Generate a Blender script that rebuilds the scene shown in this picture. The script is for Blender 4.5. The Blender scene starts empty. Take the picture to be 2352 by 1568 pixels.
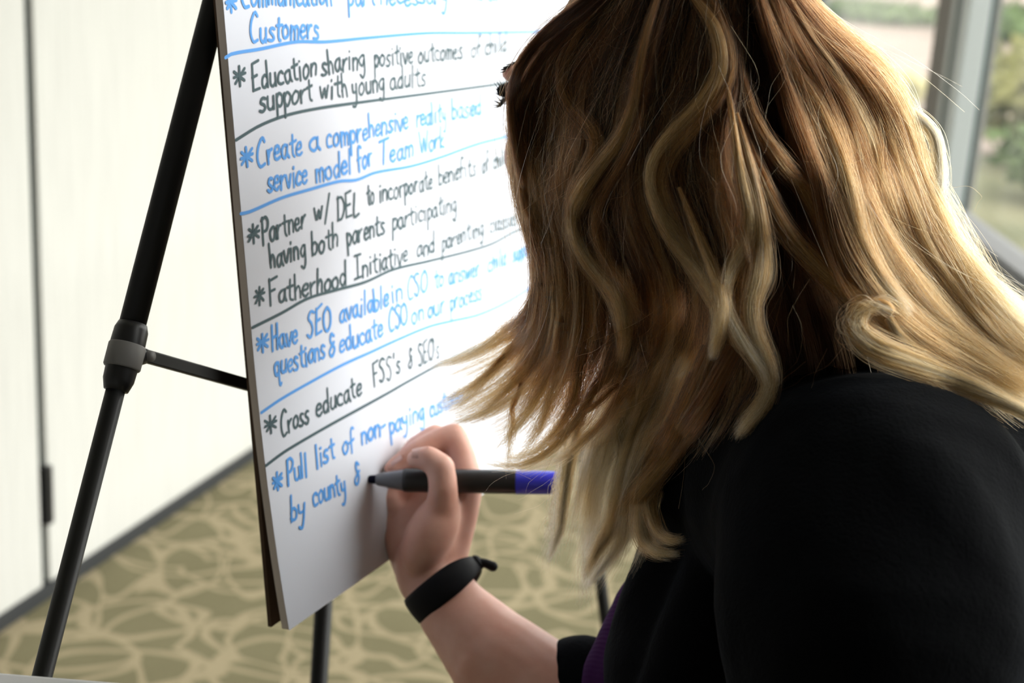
import bpy, bmesh, math, random
import numpy as np
from mathutils import Vector, Matrix
random.seed(7); RNG = np.random.default_rng(11)
SC = bpy.context.scene
COL = SC.collection

# ------------------------------------------------------------------ camera
F = 3400.0; W, HH = 2352, 1568; EYE = 1.25            # focal length in px of the 2352 x 1568 frame
_dn = np.array([-735.0, 11399.0, F]); _dn /= np.linalg.norm(_dn)
CZ = -_dn
CY = np.array([0, 0, 1.0]) - CZ[2]*CZ; CY /= np.linalg.norm(CY)
CX = np.cross(CY, CZ)
if CX[0] < 0: CX = -CX
CAM = np.array([0.0, 0.0, EYE])
def ray(x, y):
    r = np.array([(x-W/2)/F, (y-HH/2)/F, 1.0]); return np.array([r@CX, r@CY, r@CZ])
def P(x, y, d):                                        # the point at depth d seen at pixel x, y
    return CAM + d*ray(x, y)
def hit(x, y, o, n):
    r = ray(x, y); return CAM + r*(((o-CAM)@n)/(r@n))
cam = bpy.data.cameras.new('camera'); camo = bpy.data.objects.new('camera', cam); COL.objects.link(camo)
cam.sensor_width = 36.0; cam.lens = F*36.0/W; cam.clip_start = 0.02; cam.clip_end = 200
cam.dof.use_dof = True; cam.dof.focus_distance = 0.77; cam.dof.aperture_fstop = cam.lens/6.6
cam.dof.aperture_blades = 0
m = Matrix(((CX[0], -CX[1], -CX[2], 0), (CY[0], -CY[1], -CY[2], 0), (CZ[0], -CZ[1], -CZ[2], 0), (0, 0, 0, 1)))
camo.matrix_world = Matrix.Translation(Vector(CAM)) @ m
SC.camera = camo

# ------------------------------------------------------------------ world, exposure, lights
SC.view_settings.view_transform = 'Standard'; SC.view_settings.look = 'None'
SC.view_settings.exposure = 2.5; SC.view_settings.gamma = 1.0; SC.view_settings.use_curve_mapping = False
SC.cycles.use_denoising = True; SC.cycles.use_adaptive_sampling = True; SC.cycles.adaptive_threshold = 0.02
SC.cycles.max_bounces = 8; SC.cycles.diffuse_bounces = 3; SC.cycles.glossy_bounces = 3; SC.cycles.transmission_bounces = 6; SC.cycles.transparent_max_bounces = 8
world = bpy.data.worlds.new('overcast_sky'); SC.world = world; world.use_nodes = True
bg = world.node_tree.nodes['Background']; bg.inputs[0].default_value = (1.0, 0.968, 0.94, 1); bg.inputs[1].default_value = 1.35
def portal(name, loc, sx, sy):                          # guides the sky light through the window opening
    l = bpy.data.lights.new(name, 'AREA'); l.shape = 'RECTANGLE'; l.size = sx; l.size_y = sy
    l.cycles.is_portal = True
    o = bpy.data.objects.new(name, l); COL.objects.link(o); o.location = loc
    o.rotation_euler = (0, math.radians(90), 0)
    return o
portal('window_portal', (1.14, 3.85, 1.3), 2.4, 7.5)

# ------------------------------------------------------------------ helpers
def tag(o, label=None, cat=None, group=None, kind=None):
    if label: o['label'] = label
    if cat: o['category'] = cat
    if group: o['group'] = group
    if kind: o['kind'] = kind
    return o
def obj(name, mesh, mats=(), parent=None, smooth=False):
    if isinstance(mesh, bmesh.types.BMesh):
        me = bpy.data.meshes.new(name); mesh.to_mesh(me); mesh.free()
    else: me = mesh
    o = bpy.data.objects.new(name, me); COL.objects.link(o)
    for mt in (mats if isinstance(mats, (list, tuple)) else [mats]): me.materials.append(mt)
    if parent is not None: o.parent = parent; o.matrix_parent_inverse = parent.matrix_world.inverted()
    if smooth:
        me.polygons.foreach_set('use_smooth', [True]*len(me.polygons))
    return o
def empty(name, loc=(0, 0, 0)):
    o = bpy.data.objects.new(name, None); COL.objects.link(o); o.location = loc
    o.matrix_world = Matrix.Translation(Vector(loc)); return o
def V(a): return Vector([float(c) for c in a])
def box(bm, lo, hi, frame=None, bevel=0.0):
    """axis box lo..hi, in frame (origin, ex, ey, ez) when given"""
    vs = []
    for z in (lo[2], hi[2]):
        for y in (lo[1], hi[1]):
            for x in (lo[0], hi[0]):
                p = Vector((x, y, z))
                if frame: p = V(frame[0]) + V(frame[1])*x + V(frame[2])*y + V(frame[3])*z
                vs.append(bm.verts.new(p))
    fs = [(0,2,3,1),(4,5,7,6),(0,1,5,4),(2,6,7,3),(0,4,6,2),(1,3,7,5)]
    faces = [bm.faces.new([vs[i] for i in f]) for f in fs]
    bmesh.ops.recalc_face_normals(bm, faces=faces)
    if bevel:
        es = list({e for f in faces for e in f.edges})
        bmesh.ops.bevel(bm, geom=es, offset=bevel, segments=2, affect='EDGES', profile=0.6)
    return bm
def frame_of(a, b):
    z = (V(b)-V(a)).normalized(); h = Vector((0, 0, 1)) if abs(z.z) < .9 else Vector((1, 0, 0))
    x = h.cross(z).normalized(); return x, z.cross(x), z
def lathe(bm, a, b, prof, seg=24, cap=True):
    """prof: (t along a->b 0..1, radius)"""
    a, b = V(a), V(b); x, y, z = frame_of(a, b); L = (b-a).length; rings = []
    for t, r in prof:
        rings.append([bm.verts.new(a+z*(t*L)+(x*math.cos(k*2*math.pi/seg)+y*math.sin(k*2*math.pi/seg))*r) for k in range(seg)])
    fs = []
    for i in range(len(rings)-1):
        for k in range(seg):
            fs.append(bm.faces.new((rings[i][k], rings[i][(k+1) % seg], rings[i+1][(k+1) % seg], rings[i+1][k])))
    if cap:
        fs.append(bm.faces.new(rings[0][::-1])); fs.append(bm.faces.new(rings[-1]))
    bmesh.ops.recalc_face_normals(bm, faces=fs)
    return bm
def tube(bm, a, b, r, seg=20): return lathe(bm, a, b, [(0, r), (1, r)], seg)
def crom(pts, n):
    """Catmull-Rom through pts (k x c array), n samples spread by chord length"""
    p = np.asarray(pts, float)
    if len(p) == 2: return p[0]+(p[1]-p[0])*np.linspace(0, 1, n)[:, None]
    d = np.r_[0, np.cumsum(np.maximum(np.linalg.norm(np.diff(p[:, :3] if p.shape[1] > 2 else p, axis=0), axis=1), 1e-9))]
    t = np.linspace(0, d[-1], n); out = np.zeros((n, p.shape[1]))
    i = np.clip(np.searchsorted(d, t, 'right')-1, 0, len(p)-2)
    m = np.zeros_like(p)
    m[1:-1] = (p[2:]-p[:-2])/(d[2:]-d[:-2])[:, None]
    m[0] = (p[1]-p[0])/(d[1]-d[0]); m[-1] = (p[-1]-p[-2])/(d[-1]-d[-2])
    h = (d[i+1]-d[i])[:, None]; s = ((t-d[i])/h[:, 0])[:, None]
    return (2*s**3-3*s**2+1)*p[i]+(s**3-2*s**2+s)*h*m[i]+(-2*s**3+3*s**2)*p[i+1]+(s**3-s**2)*h*m[i+1]

# ------------------------------------------------------------------ materials
def mat(name, color=(.5, .5, .5), rough=.6, spec=.3, **kw):
    mt = bpy.data.materials.new(name); mt.use_nodes = True
    b = mt.node_tree.nodes['Principled BSDF']
    b.inputs['Base Color'].default_value = (*color, 1); b.inputs['Roughness'].default_value = rough
    b.inputs['Specular IOR Level'].default_value = spec
    for k, v in kw.items(): b.inputs[k].default_value = v
    return mt
class NT:
    def __init__(s, mt): s.t = mt.node_tree; s.b = s.t.nodes['Principled BSDF']
    def n(s, typ, ins=None, **props):
        nd = s.t.nodes.new('ShaderNode'+typ)
        for k, v in props.items(): setattr(nd, k, v)
        for k, v in (ins or {}).items():
            if hasattr(v, 'is_output') or isinstance(v, bpy.types.NodeSocket): s.t.links.new(v, nd.inputs[k])
            else: nd.inputs[k].default_value = v
        return nd
    def math(s, op, a, b=0.0, clamp=False):
        nd = s.n('Math', {0: a, 1: b}, operation=op, use_clamp=clamp); return nd.outputs[0]
    def ramp(s, fac, stops):
        nd = s.n('ValToRGB', {'Fac': fac}); el = nd.color_ramp.elements
        while len(el) < len(stops): el.new(0.5)
        for e, (p, c) in zip(el, stops): e.position = p; e.color = (*c, 1)
        return nd.outputs[0]
    def mix(s, f, a, b, blend='MIX'):
        nd = s.n('Mix', data_type='RGBA', blend_type=blend)
        for i, v in ((0, f), (6, a), (7, b)):
            if isinstance(v, bpy.types.NodeSocket): s.t.links.new(v, nd.inputs[i])
            else: nd.inputs[i].default_value = v if i == 0 else (*v, 1)
        return nd.outputs[2]
    def coord(s, kind='Object', scale=(1, 1, 1)):
        tc = s.n('TexCoord'); return s.n('Mapping', {'Vector': tc.outputs[kind], 'Scale': scale}).outputs[0]
    def noise(s, vec, scale, detail=3, rough=.5): return s.n('TexNoise', {'Vector': vec, 'Scale': scale, 'Detail': detail, 'Roughness': rough}).outputs[0]
    def base(s, sock): s.t.links.new(sock, s.b.inputs['Base Color'])
    def bump(s, h, strength=.3, dist=.002):
        nd = s.n('Bump', {'Height': h, 'Strength': strength, 'Distance': dist}); s.t.links.new(nd.outputs[0], s.b.inputs['Normal'])

M = {}
M['black_metal'] = mat('black_metal', (.006, .006, .006), .45, .25)
M['black_plastic'] = mat('black_plastic', (.010, .010, .011), .4, .35)
M['grey_plastic'] = mat('grey_plastic', (.16, .155, .15), .5, .3)
# partition fabric: fine vertical weave
mt = M['partition_fabric'] = mat('partition_fabric', (.76, .745, .70), .9, .1)
t = NT(mt); c = t.coord('Object'); cs = t.n('Mapping', {'Vector': c, 'Scale': (160, 160, 6)}).outputs[0]
nz = t.noise(cs, 1.0, 2); t.base(t.ramp(nz, [(.3, (.49, .486, .462)), (.7, (.55, .545, .518))])); t.bump(nz, .15, .001)
M['base_strip'] = mat('base_strip', (.028, .03, .032), .6, .3)
M['wall_paint'] = mat('wall_paint', (.55, .53, .49), .9, .1)
M['ceiling_tile'] = mat('ceiling_tile', (.7, .69, .66), .95, .05)
M['window_frame'] = mat('window_frame', (.30, .325, .325), .45, .4)
M['frame_shade'] = mat('anodized_frame', (.15, .14, .13), .75, .1)
M['rail_grey'] = mat('rail_grey', (.15, .15, .152), .8, .05)
M['gasket'] = mat('gasket', (.012, .03, .03), .6, .2)
# glass: fresnel mix of clear and glossy
mt = M['glass'] = bpy.data.materials.new('window_glass'); mt.use_nodes = True; nt = mt.node_tree; nt.nodes.clear()
o_ = nt.nodes.new('ShaderNodeOutputMaterial'); mx = nt.nodes.new('ShaderNodeMixShader'); tr = nt.nodes.new('ShaderNodeBsdfTransparent'); gl = nt.nodes.new('ShaderNodeBsdfGlossy')
lw = nt.nodes.new('ShaderNodeLayerWeight'); fr = nt.nodes.new('ShaderNodeMath'); fr.operation = 'POWER'; nt.links.new(lw.outputs['Facing'], fr.inputs[0]); fr.inputs[1].default_value = 7.0; gl.inputs['Roughness'].default_value = .02; tr.inputs[0].default_value = (.95, .97, .96, 1)
nt.links.new(fr.outputs[0], mx.inputs[0]); nt.links.new(tr.outputs[0], mx.inputs[1]); nt.links.new(gl.outputs[0], mx.inputs[2]); nt.links.new(mx.outputs[0], o_.inputs[0])
# carpet: khaki ground with looping tan ribbons
mt = M['carpet'] = mat('carpet_loops', (.2, .19, .1), .95, .05)
t = NT(mt); c = t.coord('Object')
rings = None
for i, (sc_, off, r0, w_) in enumerate(((4.6, (0, 0, 0), .42, .045), (5.4, (3.3, 1.7, 5), .44, .051), (3.9, (7.1, 2.2, 9), .40, .040))):
    mp = t.n('Mapping', {'Vector': c, 'Location': off, 'Scale': (sc_*(1.35 if i % 2 else .8), sc_*(.8 if i % 2 else 1.3), .001), 'Rotation': (0, 0, .5+i*1.1)}).outputs[0]
    ns = t.n('TexNoise', {'Vector': mp, 'Scale': .9, 'Detail': 1.0}).outputs[1]
    wv = t.n('VectorMath', {0: ns, 1: (.5, .5, .5)}, operation='SUBTRACT').outputs[0]
    wv = t.n('VectorMath', {0: wv, 1: (1.0, 1.0, 0)}, operation='MULTIPLY').outputs[0]
    vv = t.n('VectorMath', {0: mp, 1: wv}, operation='ADD').outputs[0]
    vo = t.n('TexVoronoi', {'Vector': vv, 'Scale': 1.0, 'Randomness': .55}, voronoi_dimensions='2D').outputs[0]
    dd = t.math('ABSOLUTE', t.math('SUBTRACT', vo, r0))
    rg = t.math('SUBTRACT', 1.0, t.math('DIVIDE', dd, w_), True)
    rg = t.math('MULTIPLY', rg, 2.2, True)
    rings = rg if rings is None else t.math('MAXIMUM', rings, rg)
pile = t.noise(c, 420, 2); patch = t.noise(c, 5, 3)
grd = t.mix(patch, (.148, .132, .077), (.192, .172, .104)); lin = t.mix(patch, (.285, .237, .152), (.34, .285, .184))
colr = t.mix(rings, grd, lin); colr = t.mix(.35, colr, t.ramp(pile, [(.3, (.25, .25, .25)), (.7, (.75, .75, .75))]), 'OVERLAY')
t.base(colr); t.bump(pile, .5, .004)
# paper, ink
M['paper'] = mat('paper', (.79, .815, .91), .8, .15)
M['paper_edge'] = mat('paper_edge', (.74, .655, .61), .9, .1)
M['cardboard'] = mat('grey_brown_cardboard', (.10, .065, .045), .9, .1)
M['ink_blue'] = mat('ink_blue', (.11, .38, .90), .6, .2)
M['ink_black'] = mat('ink_black', (.065, .115, .135), .6, .2)
M['marker_barrel'] = mat('marker_barrel', (.022, .020, .020), .35, .4)
M['marker_grip'] = mat('marker_grip', (.17, .17, .19), .3, .4)
M['marker_nib'] = mat('marker_nib', (.006, .006, .02), .7, .1)
M['marker_cap'] = mat('marker_cap', (.05, .05, .70), .3, .5)
M['table_white'] = mat('table_white', (.62, .62, .64), .5, .3)
# person
mt = M['skin'] = mat('skin', (.55, .32, .255), .5, .35)
t = NT(mt); c = t.coord('Object'); nz = t.noise(c, 55, 3)
t.base(t.ramp(nz, [(.3, (.70, .36, .275)), (.7, (.78, .46, .37))])); t.bump(t.noise(c, 700, 2), .12, .0006)
t.b.inputs['Subsurface Weight'].default_value = .12; t.b.inputs['Subsurface Radius'].default_value = (.012, .004, .002); t.b.inputs['Subsurface Scale'].default_value = .6
M['nail'] = mat('nail', (.62, .37, .32), .25, .5)
M['lash'] = mat('lash', (.008, .007, .007), .6, .2)
M['eye_white'] = mat('eye_white', (.7, .68, .66), .2, .5)
M['iris'] = mat('iris', (.05, .07, .08), .2, .5)
mt = M['cardigan'] = mat('cardigan_fleece', (.0022, .0024, .0030), .95, .05)
t = NT(mt); c = t.coord('Object'); nz = t.noise(c, 380, 3, .7); t.bump(nz, .45, .0012)
t.b.inputs['Sheen Weight'].default_value = .05; t.b.inputs['Sheen Roughness'].default_value = .4; t.b.inputs['Sheen Tint'].default_value = (.25, .32, .45, 1)
mt = M['blouse'] = mat('purple_knit', (.030, .005, .045), .9, .1)
t = NT(mt); c = t.coord('Object'); wv = t.n('TexWave', {'Vector': c, 'Scale': 130, 'Distortion': 1.5}, bands_direction='DIAGONAL').outputs[1]; t.bump(wv, .2, .0006)
t.b.inputs['Sheen Weight'].default_value = .05; t.b.inputs['Sheen Tint'].default_value = (.5, .2, .7, 1)
M['trousers'] = mat('dark_trousers', (.012, .013, .018), .9, .1)
M['shoe'] = mat('black_shoe', (.01, .01, .01), .4, .4)
M['hair_tie'] = mat('hair_tie', (.006, .006, .008), .7, .2)
# hair strands read their own colour (brown at the root, blond at the end)
mt = M['strand'] = bpy.data.materials.new('hair_strand'); mt.use_nodes = True; nt = mt.node_tree; nt.nodes.clear()
o_ = nt.nodes.new('ShaderNodeOutputMaterial'); hb = nt.nodes.new('ShaderNodeBsdfHairPrincipled'); at = nt.nodes.new('ShaderNodeAttribute'); at.attribute_name = 'tone'
hb.model = 'CHIANG'; hb.parametrization = 'COLOR'; hb.inputs['Roughness'].default_value = .36; hb.inputs['Radial Roughness'].default_value = .55; hb.inputs['IOR'].default_value = 1.42
hb.inputs['Coat'].default_value = 0.0
nt.links.new(at.outputs['Color'], hb.inputs['Color']); nt.links.new(hb.outputs[0], o_.inputs[0])
mt = M['hair_core'] = mat('hair_core', (.03, .015, .008), .7, .2)
t = NT(mt); a_ = t.n('Attribute', attribute_name='tone').outputs['Color']; t.base(a_)
# outdoors
def veg(name, a, b, sc_=12):
    mt = mat(name, a, .9, .1); t = NT(mt); c = t.coord('Object')
    t.base(t.ramp(t.noise(c, sc_, 4, .6), [(.3, a), (.7, b)])); return mt
M['grass'] = veg('grass', (.066, .068, .036), (.130, .120, .072), 1.6)
M['mulch'] = veg('leaf_litter', (.115, .088, .073), (.165, .125, .105), 1.1)
M['gravel'] = veg('concrete_path', (.14, .14, .135), (.19, .185, .18), 3)
M['leaf_green'] = veg('shrub_leaf', (.035, .055, .024), (.085, .115, .045), 9)
M['leaf_yellow'] = veg('yellow_leaf', (.22, .20, .07), (.36, .32, .15), 9)
M['leaf_olive'] = veg('olive_leaf', (.080, .080, .030), (.155, .145, .062), 9)
M['bark'] = mat('bark', (.08, .06, .045), .9, .1)
M['stucco'] = veg('stucco', (.42, .31, .27), (.47, .36, .31), 2)

# ------------------------------------------------------------------ the room
def structure(name, bm, mats, parent=None):
    o = obj(name, bm, mats, parent)
    if parent is None: o['kind'] = 'structure'
    return o
WX = 1.05                                              # window wall plane
f0 = hit(0, 1450, np.zeros(3), np.array([0, 0, 1.0])); f1 = hit(590, 1050, np.zeros(3), np.array([0, 0, 1.0]))
pd = (f1-f0)/np.linalg.norm(f1-f0); pn = np.array([pd[1], -pd[0], 0]); pz = np.array([0, 0, 1.0])
PF = (f0, pd, -pn, pz)                                  # partition frame: along, away from the room, up
far_t = (WX-f0[0])/pd[0]; back_t = (-2.0-f0[1])/pd[1]
bl = f0+pd*back_t; fr_ = f0+pd*far_t
bm = bmesh.new(); vs = [bm.verts.new(p) for p in ((bl[0]-.3, -2.1, 0), (WX+.1, -2.1, 0), (WX+.1, fr_[1]+.2, 0), (fr_[0]-.2, fr_[1]+.2, 0))]
bm.faces.new(vs); r_ = bmesh.ops.extrude_face_region(bm, geom=bm.faces[:]); bmesh.ops.translate(bm, vec=(0, 0, -.1), verts=[v for v in r_['geom'] if isinstance(v, bmesh.types.BMVert)])
bmesh.ops.recalc_face_normals(bm, faces=bm.faces[:]); structure('floor', bm, M['carpet'])
bm = bmesh.new(); vs = [bm.verts.new(p) for p in ((bl[0]-.3, -2.1, 2.75), (WX+.1, -2.1, 2.75), (WX+.1, fr_[1]+.2, 2.75), (fr_[0]-.2, fr_[1]+.2, 2.75))]
bm.faces.new(vs); r_ = bmesh.ops.extrude_face_region(bm, geom=bm.faces[:]); bmesh.ops.translate(bm, vec=(0, 0, .1), verts=[v for v in r_['geom'] if isinstance(v, bmesh.types.BMVert)])
bmesh.ops.recalc_face_normals(bm, faces=bm.faces[:]); structure('ceiling', bm, M['ceiling_tile'])
bm = bmesh.new(); box(bm, (bl[0]-.3, -2.1, 0), (WX+.1, -2.0, 2.75)); structure('wall_back', bm, M['wall_paint'])
# folding partition: panels along pd, a dark gap at the seam seen at x = 85 px
seam = hit(88, 700, f0, pn); ts = float((seam-f0)@pd)
def panel(name, t0, t1):
    bm = bmesh.new(); box(bm, (t0, 0, .03), (t1, .07, 2.75), PF, .004)
    o = structure(name, bm, M['partition_fabric']); return o
PW = 1.22
edges = [ts-.011-2*PW, ts-.011-PW, ts-.011]
pA = panel('wall_left', ts-.011-PW, ts-.011); pA['label'] = 'off-white fabric partition panel left of the dark seam'
pB = panel('wall_partition', ts+.011, ts+.011+PW*1.9); pB['label'] = 'off-white fabric partition panel behind the easel'
for o in (pA, pB): o['category'] = 'wall'
panel('wall_far', ts+.011+PW*1.9+.02, far_t+.1); panel('wall_rear', back_t-.2, ts-.031-PW)
bm = bmesh.new(); box(bm, (ts-.011, .012, 0.03), (ts+.011, .05, 2.75), PF); structure('trim_1', bm, M['gasket'])
bm = bmesh.new(); box(bm, (back_t-.2, -.004, 0), (far_t, .065, .030), PF, .003); structure('baseboard_left', bm, M['base_strip'])
la = hit(105, 1070, f0, pn); lb = hit(112, 1200, f0, pn); lt = float((la-f0)@pd)
bm = bmesh.new(); box(bm, (lt-.008, -.008, lb[2]), (lt+.010, .01, la[2]), PF, .003)
obj('latch', bm, M['black_plastic'], pB)
# window wall
rail_hi, rail_lo = .575, .498
def slab(bm, y0, y1, z0, z1, x0=WX, x1=WX+.1): box(bm, (x0, y0, z0), (x1, y1, z1))
bm = bmesh.new(); slab(bm, -2.1, .10, 0, 2.75); slab(bm, 7.6, fr_[1]+.2, 0, 2.75); slab(bm, .10, 7.6, 2.5, 2.75); slab(bm, .10, 7.6, 0, .1)
structure('wall_right', bm, M['wall_paint'])
ym = 3.74                                              # mullion in view
yms = [ym-2.4-.79, ym-1.2*1.0-.75, ym, ym+1.3, ym+2.6]
bm = bmesh.new(); box(bm, (WX-.01, .10, rail_lo), (WX+.07, 7.6, rail_hi), None, .004)
rail = structure('trim_2', bm, M['rail_grey']); rail['label'] = 'grey horizontal window rail at lower right'
bm = bmesh.new(); box(bm, (WX-.022, .10, rail_lo+.048), (WX-.009, 7.6, rail_hi-.012), None, .002); obj('rail_cover', bm, M['rail_grey'], rail)
for i, y in enumerate((.12, 2.1, ym, 5.95, 7.40)):
    bm = bmesh.new()
    box(bm, (WX-.015, y+.0, .1), (WX+.10, y+.17, 2.5), None, .003)
    w_ = structure('window_%d' % (i+1), bm, M['frame_shade'])
    bm = bmesh.new(); box(bm, (WX-.022, y-.03, .1), (WX+.03, y+.002, 2.5), None, .003); box(bm, (WX-.022, y-.145, .1), (WX+.03, y-.075, 2.5), None, .003); obj('mullion', bm, M['window_frame'], w_)
    bm = bmesh.new(); box(bm, (WX-.016, y-.08, .1), (WX+.06, y-.028, 2.5)); obj('gasket', bm, M['gasket'], w_)
    w_['label'] = 'pale window mullion with a dark gasket line'
bm = bmesh.new(); box(bm, (WX+.045, .10, .1), (WX+.051, 7.6, 2.5)); g_ = structure('window_pane', bm, M['glass'])

# ------------------------------------------------------------------ outdoors
bm = bmesh.new(); box(bm, (WX+.2, -20, -.25), (30, 60, -.15)); structure('ground', bm, M['grass'])
def ground_patch(name, pts, m_, z=-.145):
    bm = bmesh.new(); vs = [bm.verts.new((x, y, z)) for x, y in pts]; bm.faces.new(vs)
    r_ = bmesh.ops.extrude_face_region(bm, geom=bm.faces[:]); bmesh.ops.translate(bm, vec=(0, 0, -.03), verts=[v for v in r_['geom'] if isinstance(v, bmesh.types.BMVert)])
    bmesh.ops.recalc_face_normals(bm, faces=bm.faces[:]); o = obj(name, bm, m_); o['kind'] = 'structure'; return o
ground_patch('path', [(1.3, 3.0), (1.75, 3.0), (3.2, 7.0), (2.75, 7.6)], M['gravel'])
ground_patch('leaf_bed', [(2.2, 9.4), (9, 11.5), (14, 40), (2.2, 40)], M['mulch'])
def bush(name, loc, r, h, m_, label, group, n=420, seed=1):
    rg = np.random.default_rng(seed); root = tag(empty(name, loc), label, 'shrub', group); bm = bmesh.new()
    for k in range(n):
        a = rg.normal(size=3); a /= np.linalg.norm(a); q = rg.uniform(.55, 1.0)
        c_ = Vector((loc[0]+a[0]*r*q, loc[1]+a[1]*r*q, loc[2]+h*.55+a[2]*h*.45*q)); s = r*rg.uniform(.10, .2)
        d1 = Vector(rg.normal(size=3)).normalized(); d2 = d1.orthogonal().normalized()
        vs = [bm.verts.new(c_+d1*s), bm.verts.new(c_+d2*s*.5), bm.verts.new(c_-d1*s), bm.verts.new(c_-d2*s*.5)]; bm.faces.new(vs)
    obj('foliage', bm, m_, root)
    bm = bmesh.new()
    for k in range(5):
        a = k*1.256; lathe(bm, (loc[0], loc[1], loc[2]), (loc[0]+math.cos(a)*r*.5, loc[1]+math.sin(a)*r*.5, loc[2]+h*.7), [(0, .03), (1, .008)], 7)
    obj('stem', bm, M['bark'], root); return root
bush('shrub', (3.35, 9.3, -.15), .75, .8, M['leaf_olive'], 'olive shrub beyond the window, right of the mullion', 'shrubs outside', seed=2)
bush('shrub', (2.95, 8.0, -.15), .45, .45, M['leaf_green'], 'low green shrub beside the path outside', 'shrubs outside', seed=3)
bush('shrub', (3.02, 11.9, -.15), .17, .3, M['leaf_yellow'], 'yellow-leaved shrub outside, beside the hair', 'shrubs outside', seed=4)
bush('shrub', (5.1, 22.5, -.15), 1.0, .25, M['leaf_green'], 'dark green low hedge far outside, left of the mullion', 'shrubs outside', seed=5)
bush('shrub', (6.6, 20.5, -.15), 1.2, .4, M['leaf_green'], 'dark green low hedge far outside, right of the mullion', 'shrubs outside', seed=6)

# ------------------------------------------------------------------ flip chart pad
ang = math.radians(25); tl = math.radians(6.6)
PU = np.array([math.sin(ang), math.cos(ang), 0.0]); _nh = np.array([PU[1], -PU[0], 0])
PV = np.array([0, 0, 1.0])*math.cos(tl)-_nh*math.sin(tl)
PN = np.cross(PU, PV); PN = PN if PN@_nh > 0 else -PN
PA = P(598, 1000, .885)
V0, V1, PWD = -.1245, .70, .64                           # bottom, top, width of the sheet
def curl(v):                                            # the loose lower end lifts off the pad
    q = np.clip((.075-v)/.20, 0, None); return .0092*q**2.2
def page(u, v, off=0.0): return PA+PU*u+PV*v+PN*(curl(v)+off)
def uv(x, y):                                           # point of the sheet seen at pixel x, y
    p = hit(x, y, PA, PN)
    for _ in range(4): p = hit(x, y, PA+PN*curl((p-PA)@PV), PN)
    return np.array([(p-PA)@PU, (p-PA)@PV])
pad = tag(empty('flip_chart_pad', tuple(PA+PU*.32+PV*V0)), 'white flip chart pad with blue and black handwriting on the easel', 'flip chart')
bm = bmesh.new()                                        # stack of sheets, a solid block that curls with the top one
def slabmesh(bm, lo, hi, u0, u1, v0, v1, nv, cf):
    rows = []
    for i in range(nv+1):
        v = v0+(v1-v0)*i/nv
        rows.append([bm.verts.new(V(PA+PU*u+PV*v+PN*(cf(v)+o))) for (u, o) in ((u0, lo), (u1, lo), (u1, hi), (u0, hi))])
    fs = []
    for a, b in zip(rows, rows[1:]):
        for k in range(4): fs.append(bm.faces.new((a[k], a[(k+1) % 4], b[(k+1) % 4], b[k])))
    fs.append(bm.faces.new(rows[0][::-1])); fs.append(bm.faces.new(rows[-1]))
    bmesh.ops.recalc_face_normals(bm, faces=fs)
slabmesh(bm, -.0052, -.0003, 0, PWD, V0+.0005, V1, 60, lambda v: curl(v))
obj('sheet_stack', bm, M['paper_edge'], pad)
bm = bmesh.new(); slabmesh(bm, -.0082, -.0056, .002, PWD, V0-.001, V1, 8, lambda v: 0.0); obj('backing_board', bm, M['cardboard'], pad)
bm = bmesh.new(); slabmesh(bm, -.009, .003, -.001, PWD+.001, V1, V1+.04, 2, lambda v: 0.0); obj('binding', bm, M['cardboard'], pad)

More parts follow.
